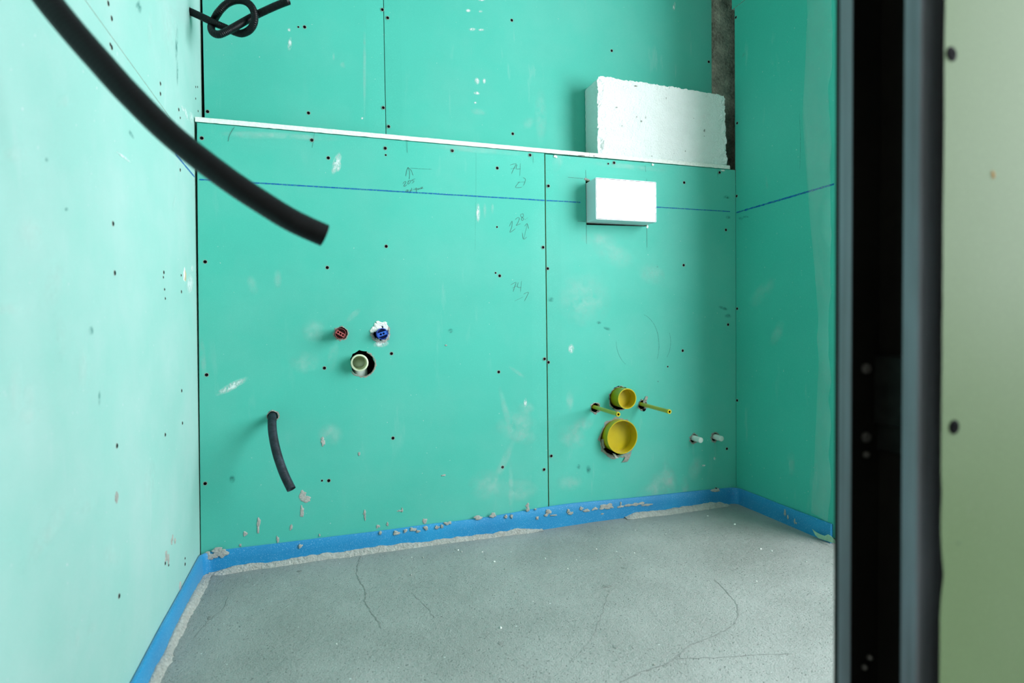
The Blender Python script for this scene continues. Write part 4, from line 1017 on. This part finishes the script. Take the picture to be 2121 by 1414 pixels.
def sleeve(bpx, tpx, label, seed):
    b = onY(*bpx, 0); d = ray(*tpx); t = b.x/d.x if abs(d.x) > 1e-6 else 1; tip = CAM+d*((b.x-CAM.x)/d.x)
    ax = (tip-b); o = empty('fixing_sleeve', b, label, 'pipe sleeve')
    L = ax.length; r = .0062; n0 = b-ax.normalized()*.030; T = L+.030
    adopt(lathe('tube', n0, ax, [(r*.98, 0), (r, T-.012), (r*1.12, T-.011), (r*1.12, T-.0005), (r*1.06, T), (r*.62, T), (r*.58, T-.006), (.0003, T-.006)], M_YELLOW, None, 24), o)
    bm = bmesh.new(); e = tip-ax.normalized()*.0045; sd = Vector((0, 0, 1)); a2 = ax.normalized(); sx = a2.cross(sd).normalized()
    q = [(-.0030, -.0009), (.0030, -.0009), (.0030, .0009), (-.0030, .0009)]; ca, sa = math.cos(1.1), math.sin(1.1)
    A = [bm.verts.new(e+sx*(x*ca-y*sa)+sd*(x*sa+y*ca)+a2*.0042) for x, y in q]; B = [bm.verts.new(e+sx*(x*ca-y*sa)+sd*(x*sa+y*ca)) for x, y in q]
    bm.faces.new(A); bm.faces.new(list(reversed(B)))
    for k in range(4): bm.faces.new([A[k], B[k], B[(k+1) % 4], A[(k+1) % 4]])
    bmesh.ops.recalc_face_normals(bm, faces=bm.faces[:]); adopt(from_bm('slot_tongue', bm, M_BLACKSCREW), o)
sleeve((1230.5, 842.5), (1281, 858), 'thin yellow sleeve left of the small yellow socket', 1)
sleeve((1327.5, 836.5), (1387, 852.5), 'thin yellow sleeve right of the small yellow socket', 2)
rag('broken_gypsum', FB, cRL[0]+.002, cRL[1], .0145, .0195, PB_R, M_GYPGREY, 31, 22, .16, .001)
rag('broken_gypsum', FB, cRR[0]+.002, cRR[1]-.003, .0145, .0195, PB_R, M_GYPGREY, 32, 22, .2, .001)
rag('torn_paper', FB, cSM[0], cSM[1], .0385, .0430, PB_R, M_PAPER, 33, 34, .1)
rag('torn_paper', FB, cBG[0]-.002, cBG[1]-.006, .0600, .0680, PB_R, M_PAPER, 34, 44, .08)
def flap(pxs, curl, mat, parent, name='torn_paper'):
    """strip of paper torn down the face of the board"""
    bm = bmesh.new(); n = len(pxs); prev = None
    for i, (a, b) in enumerate(pxs):
        h = .0008+curl*math.sin(math.pi*i/(n-1)*.9)
        row = [bm.verts.new(FB(*FB.uv(*a), h)), bm.verts.new(FB(*FB.uv(*b), h*1.15))]
        row2 = [bm.verts.new(v.co+Vector((0, .0004, 0))) for v in row]
        if prev:
            bm.faces.new([prev[0], prev[1], row[1], row[0]]); bm.faces.new([prev[2], row2[0], row2[1], prev[3]])
            bm.faces.new([prev[0], row[0], row2[0], prev[2]]); bm.faces.new([prev[1], prev[3], row2[1], row[1]])
        prev = row+row2
    bmesh.ops.recalc_face_normals(bm, faces=bm.faces[:]); return from_bm(name, bm, mat, parent)
flap([((1293, 944), (1308, 934)), ((1293, 948), (1305, 942)), ((1290, 953), (1302, 949)), ((1287, 957), (1299, 955.5))], .004, M_PAPER, PB_R)
flap([((1268, 938), (1274, 940)), ((1272, 944), (1277, 945)), ((1275, 948.5), (1281, 948))], .003, M_GYPSUM, PB_R)
flap([((1256, 937), (1262, 939)), ((1257, 942), (1263, 943)), ((1259, 946), (1263, 945))], .002, M_PAPER, PB_R)
flap([((1331, 833), (1335, 835)), ((1334, 826), (1339, 828)), ((1337, 820), (1342, 821))], .003, M_PAPER, PB_R)
flap([((1330, 845), (1338, 846)), ((1331, 849), (1336, 849.5)), ((1332, 851.5), (1334, 851.5))], .002, M_BLACKSCREW, PB_R)
flap([((1245, 910), (1250, 908)), ((1245.5, 920), (1250, 919)), ((1249, 929), (1253, 927))], .002, M_PAPER, PB_R)
# milky water stubs
def stub(bpx, tpx, label):
    b = onY(*bpx, 0); d = ray(*tpx); tip = CAM+d*((b.x-CAM.x)/d.x); ax = tip-b
    o = empty('water_stub', b, label, 'pipe stub'); r = .0098; L = ax.length; T = L+.03
    adopt(lathe('tube', b-ax.normalized()*.03, ax, [(r, 0), (r, T-.0015), (r*.93, T-.0003), (r*.85, T)], M_WHITEPIPE, None, 26), o)
    adopt(lathe('end_plug', b-ax.normalized()*.03, ax, [(r*.84, T-.002), (r*.84, T+.0004), (r*.5, T+.0012), (.0003, T+.0012)], M_WHITEPIPE, None, 22), o)
stub((1437, 906.8), (1452, 911.5), 'milky white water pipe stub, left of the pair low on the right')
stub((1482, 904.6), (1495, 908.5), 'milky white water pipe stub, right of the pair beside the corner')
for c, s in ((cWL, 35), (cWR, 36)): rag('broken_gypsum', FB, c[0], c[1], .0138, .0185, PB_R, M_GYPGREY, s, 20, .2, .001)

# clear film hanging on the right wall
def film():
    edge = [(1672, -40), (1673, 20), (1670, 110), (1666, 190), (1663, 235), (1667, 300), (1672, 370), (1680, 470), (1690, 580), (1696, 660), (1697, 740), (1692, 850), (1688, 950), (1684, 1020), (1681, 1060)]
    E_ = [FR.uv(*p) for p in edge]
    zs = [2.3]+[e[1] for e in E_]; ys = [E_[0][0]]+[e[0] for e in E_]
    bm = bmesh.new(); nz, ny = 120, 22; g = []
    for j in range(nz+1):
        z = 2.3+(zs[-1]-2.3)*j/nz
        k = max(i for i in range(len(zs)) if zs[i] >= z-1e-6); k = min(k, len(zs)-2)
        t = (zs[k]-z)/max(1e-6, zs[k]-zs[k+1]); ye = ys[k]+(ys[k+1]-ys[k])*min(1, max(0, t))
        row = []
        for i in range(ny+1):
            s = i/ny; y = ye+(YEND+.004-ye)*s
            fold = .010*s+.026*abs(noise.noise((y*9+z*5, z*2.6-y*5, 2)))*min(1, s*5)+.012*abs(noise.noise((y*20-z*16, z*6+y*14, 7)))*min(1, s*6)
            row.append(bm.verts.new((XR-.0022-fold, y, z)))
        g.append(row)
    for j in range(nz):
        for i in range(ny): bm.faces.new([g[j][i], g[j][i+1], g[j+1][i+1], g[j+1][i]])
    return from_bm('plastic_sheet', bm, M_FILM, None, True)
tag(film(), 'crumpled clear plastic film hanging on the right wall by the door frame', 'plastic sheet')

# torn scrap of board paper at the foot of the right wall
def scrap():
    pts = [(1682, 1090), (1690, 1096), (1700, 1101), (1708, 1104), (1714, 1101), (1720, 1104), (1728, 1111), (1734, 1120), (1722, 1117), (1708, 1112), (1697, 1108), (1690, 1102)]
    X = XR-.020; P = [onX(x, y, X) for x, y in pts]
    bm = bmesh.new(); a = [bm.verts.new(p) for p in P]; b = [bm.verts.new(p+Vector((.0008, 0, 0))) for p in P]
    zmin = min(p.z for p in P)
    for v in a+b: v.co.z += .004-zmin; v.co.x += .25*(v.co.z-.02)
    n = len(a); fa = bm.faces.new(a); fb = bm.faces.new(list(reversed(b)))
    for k in range(n): bm.faces.new([a[k], b[k], b[(k+1) % n], a[(k+1) % n]])
    bmesh.ops.triangulate(bm, faces=[fa, fb]); bmesh.ops.recalc_face_normals(bm, faces=bm.faces[:])
    return from_bm('paper_scrap', bm, simple('pale_torn_paper', (.34, .50, .36, 1), .9, 0, .15, 90))
tag(scrap(), 'torn pale green scrap of board paper leaning on the foam by the door frame', 'scrap')
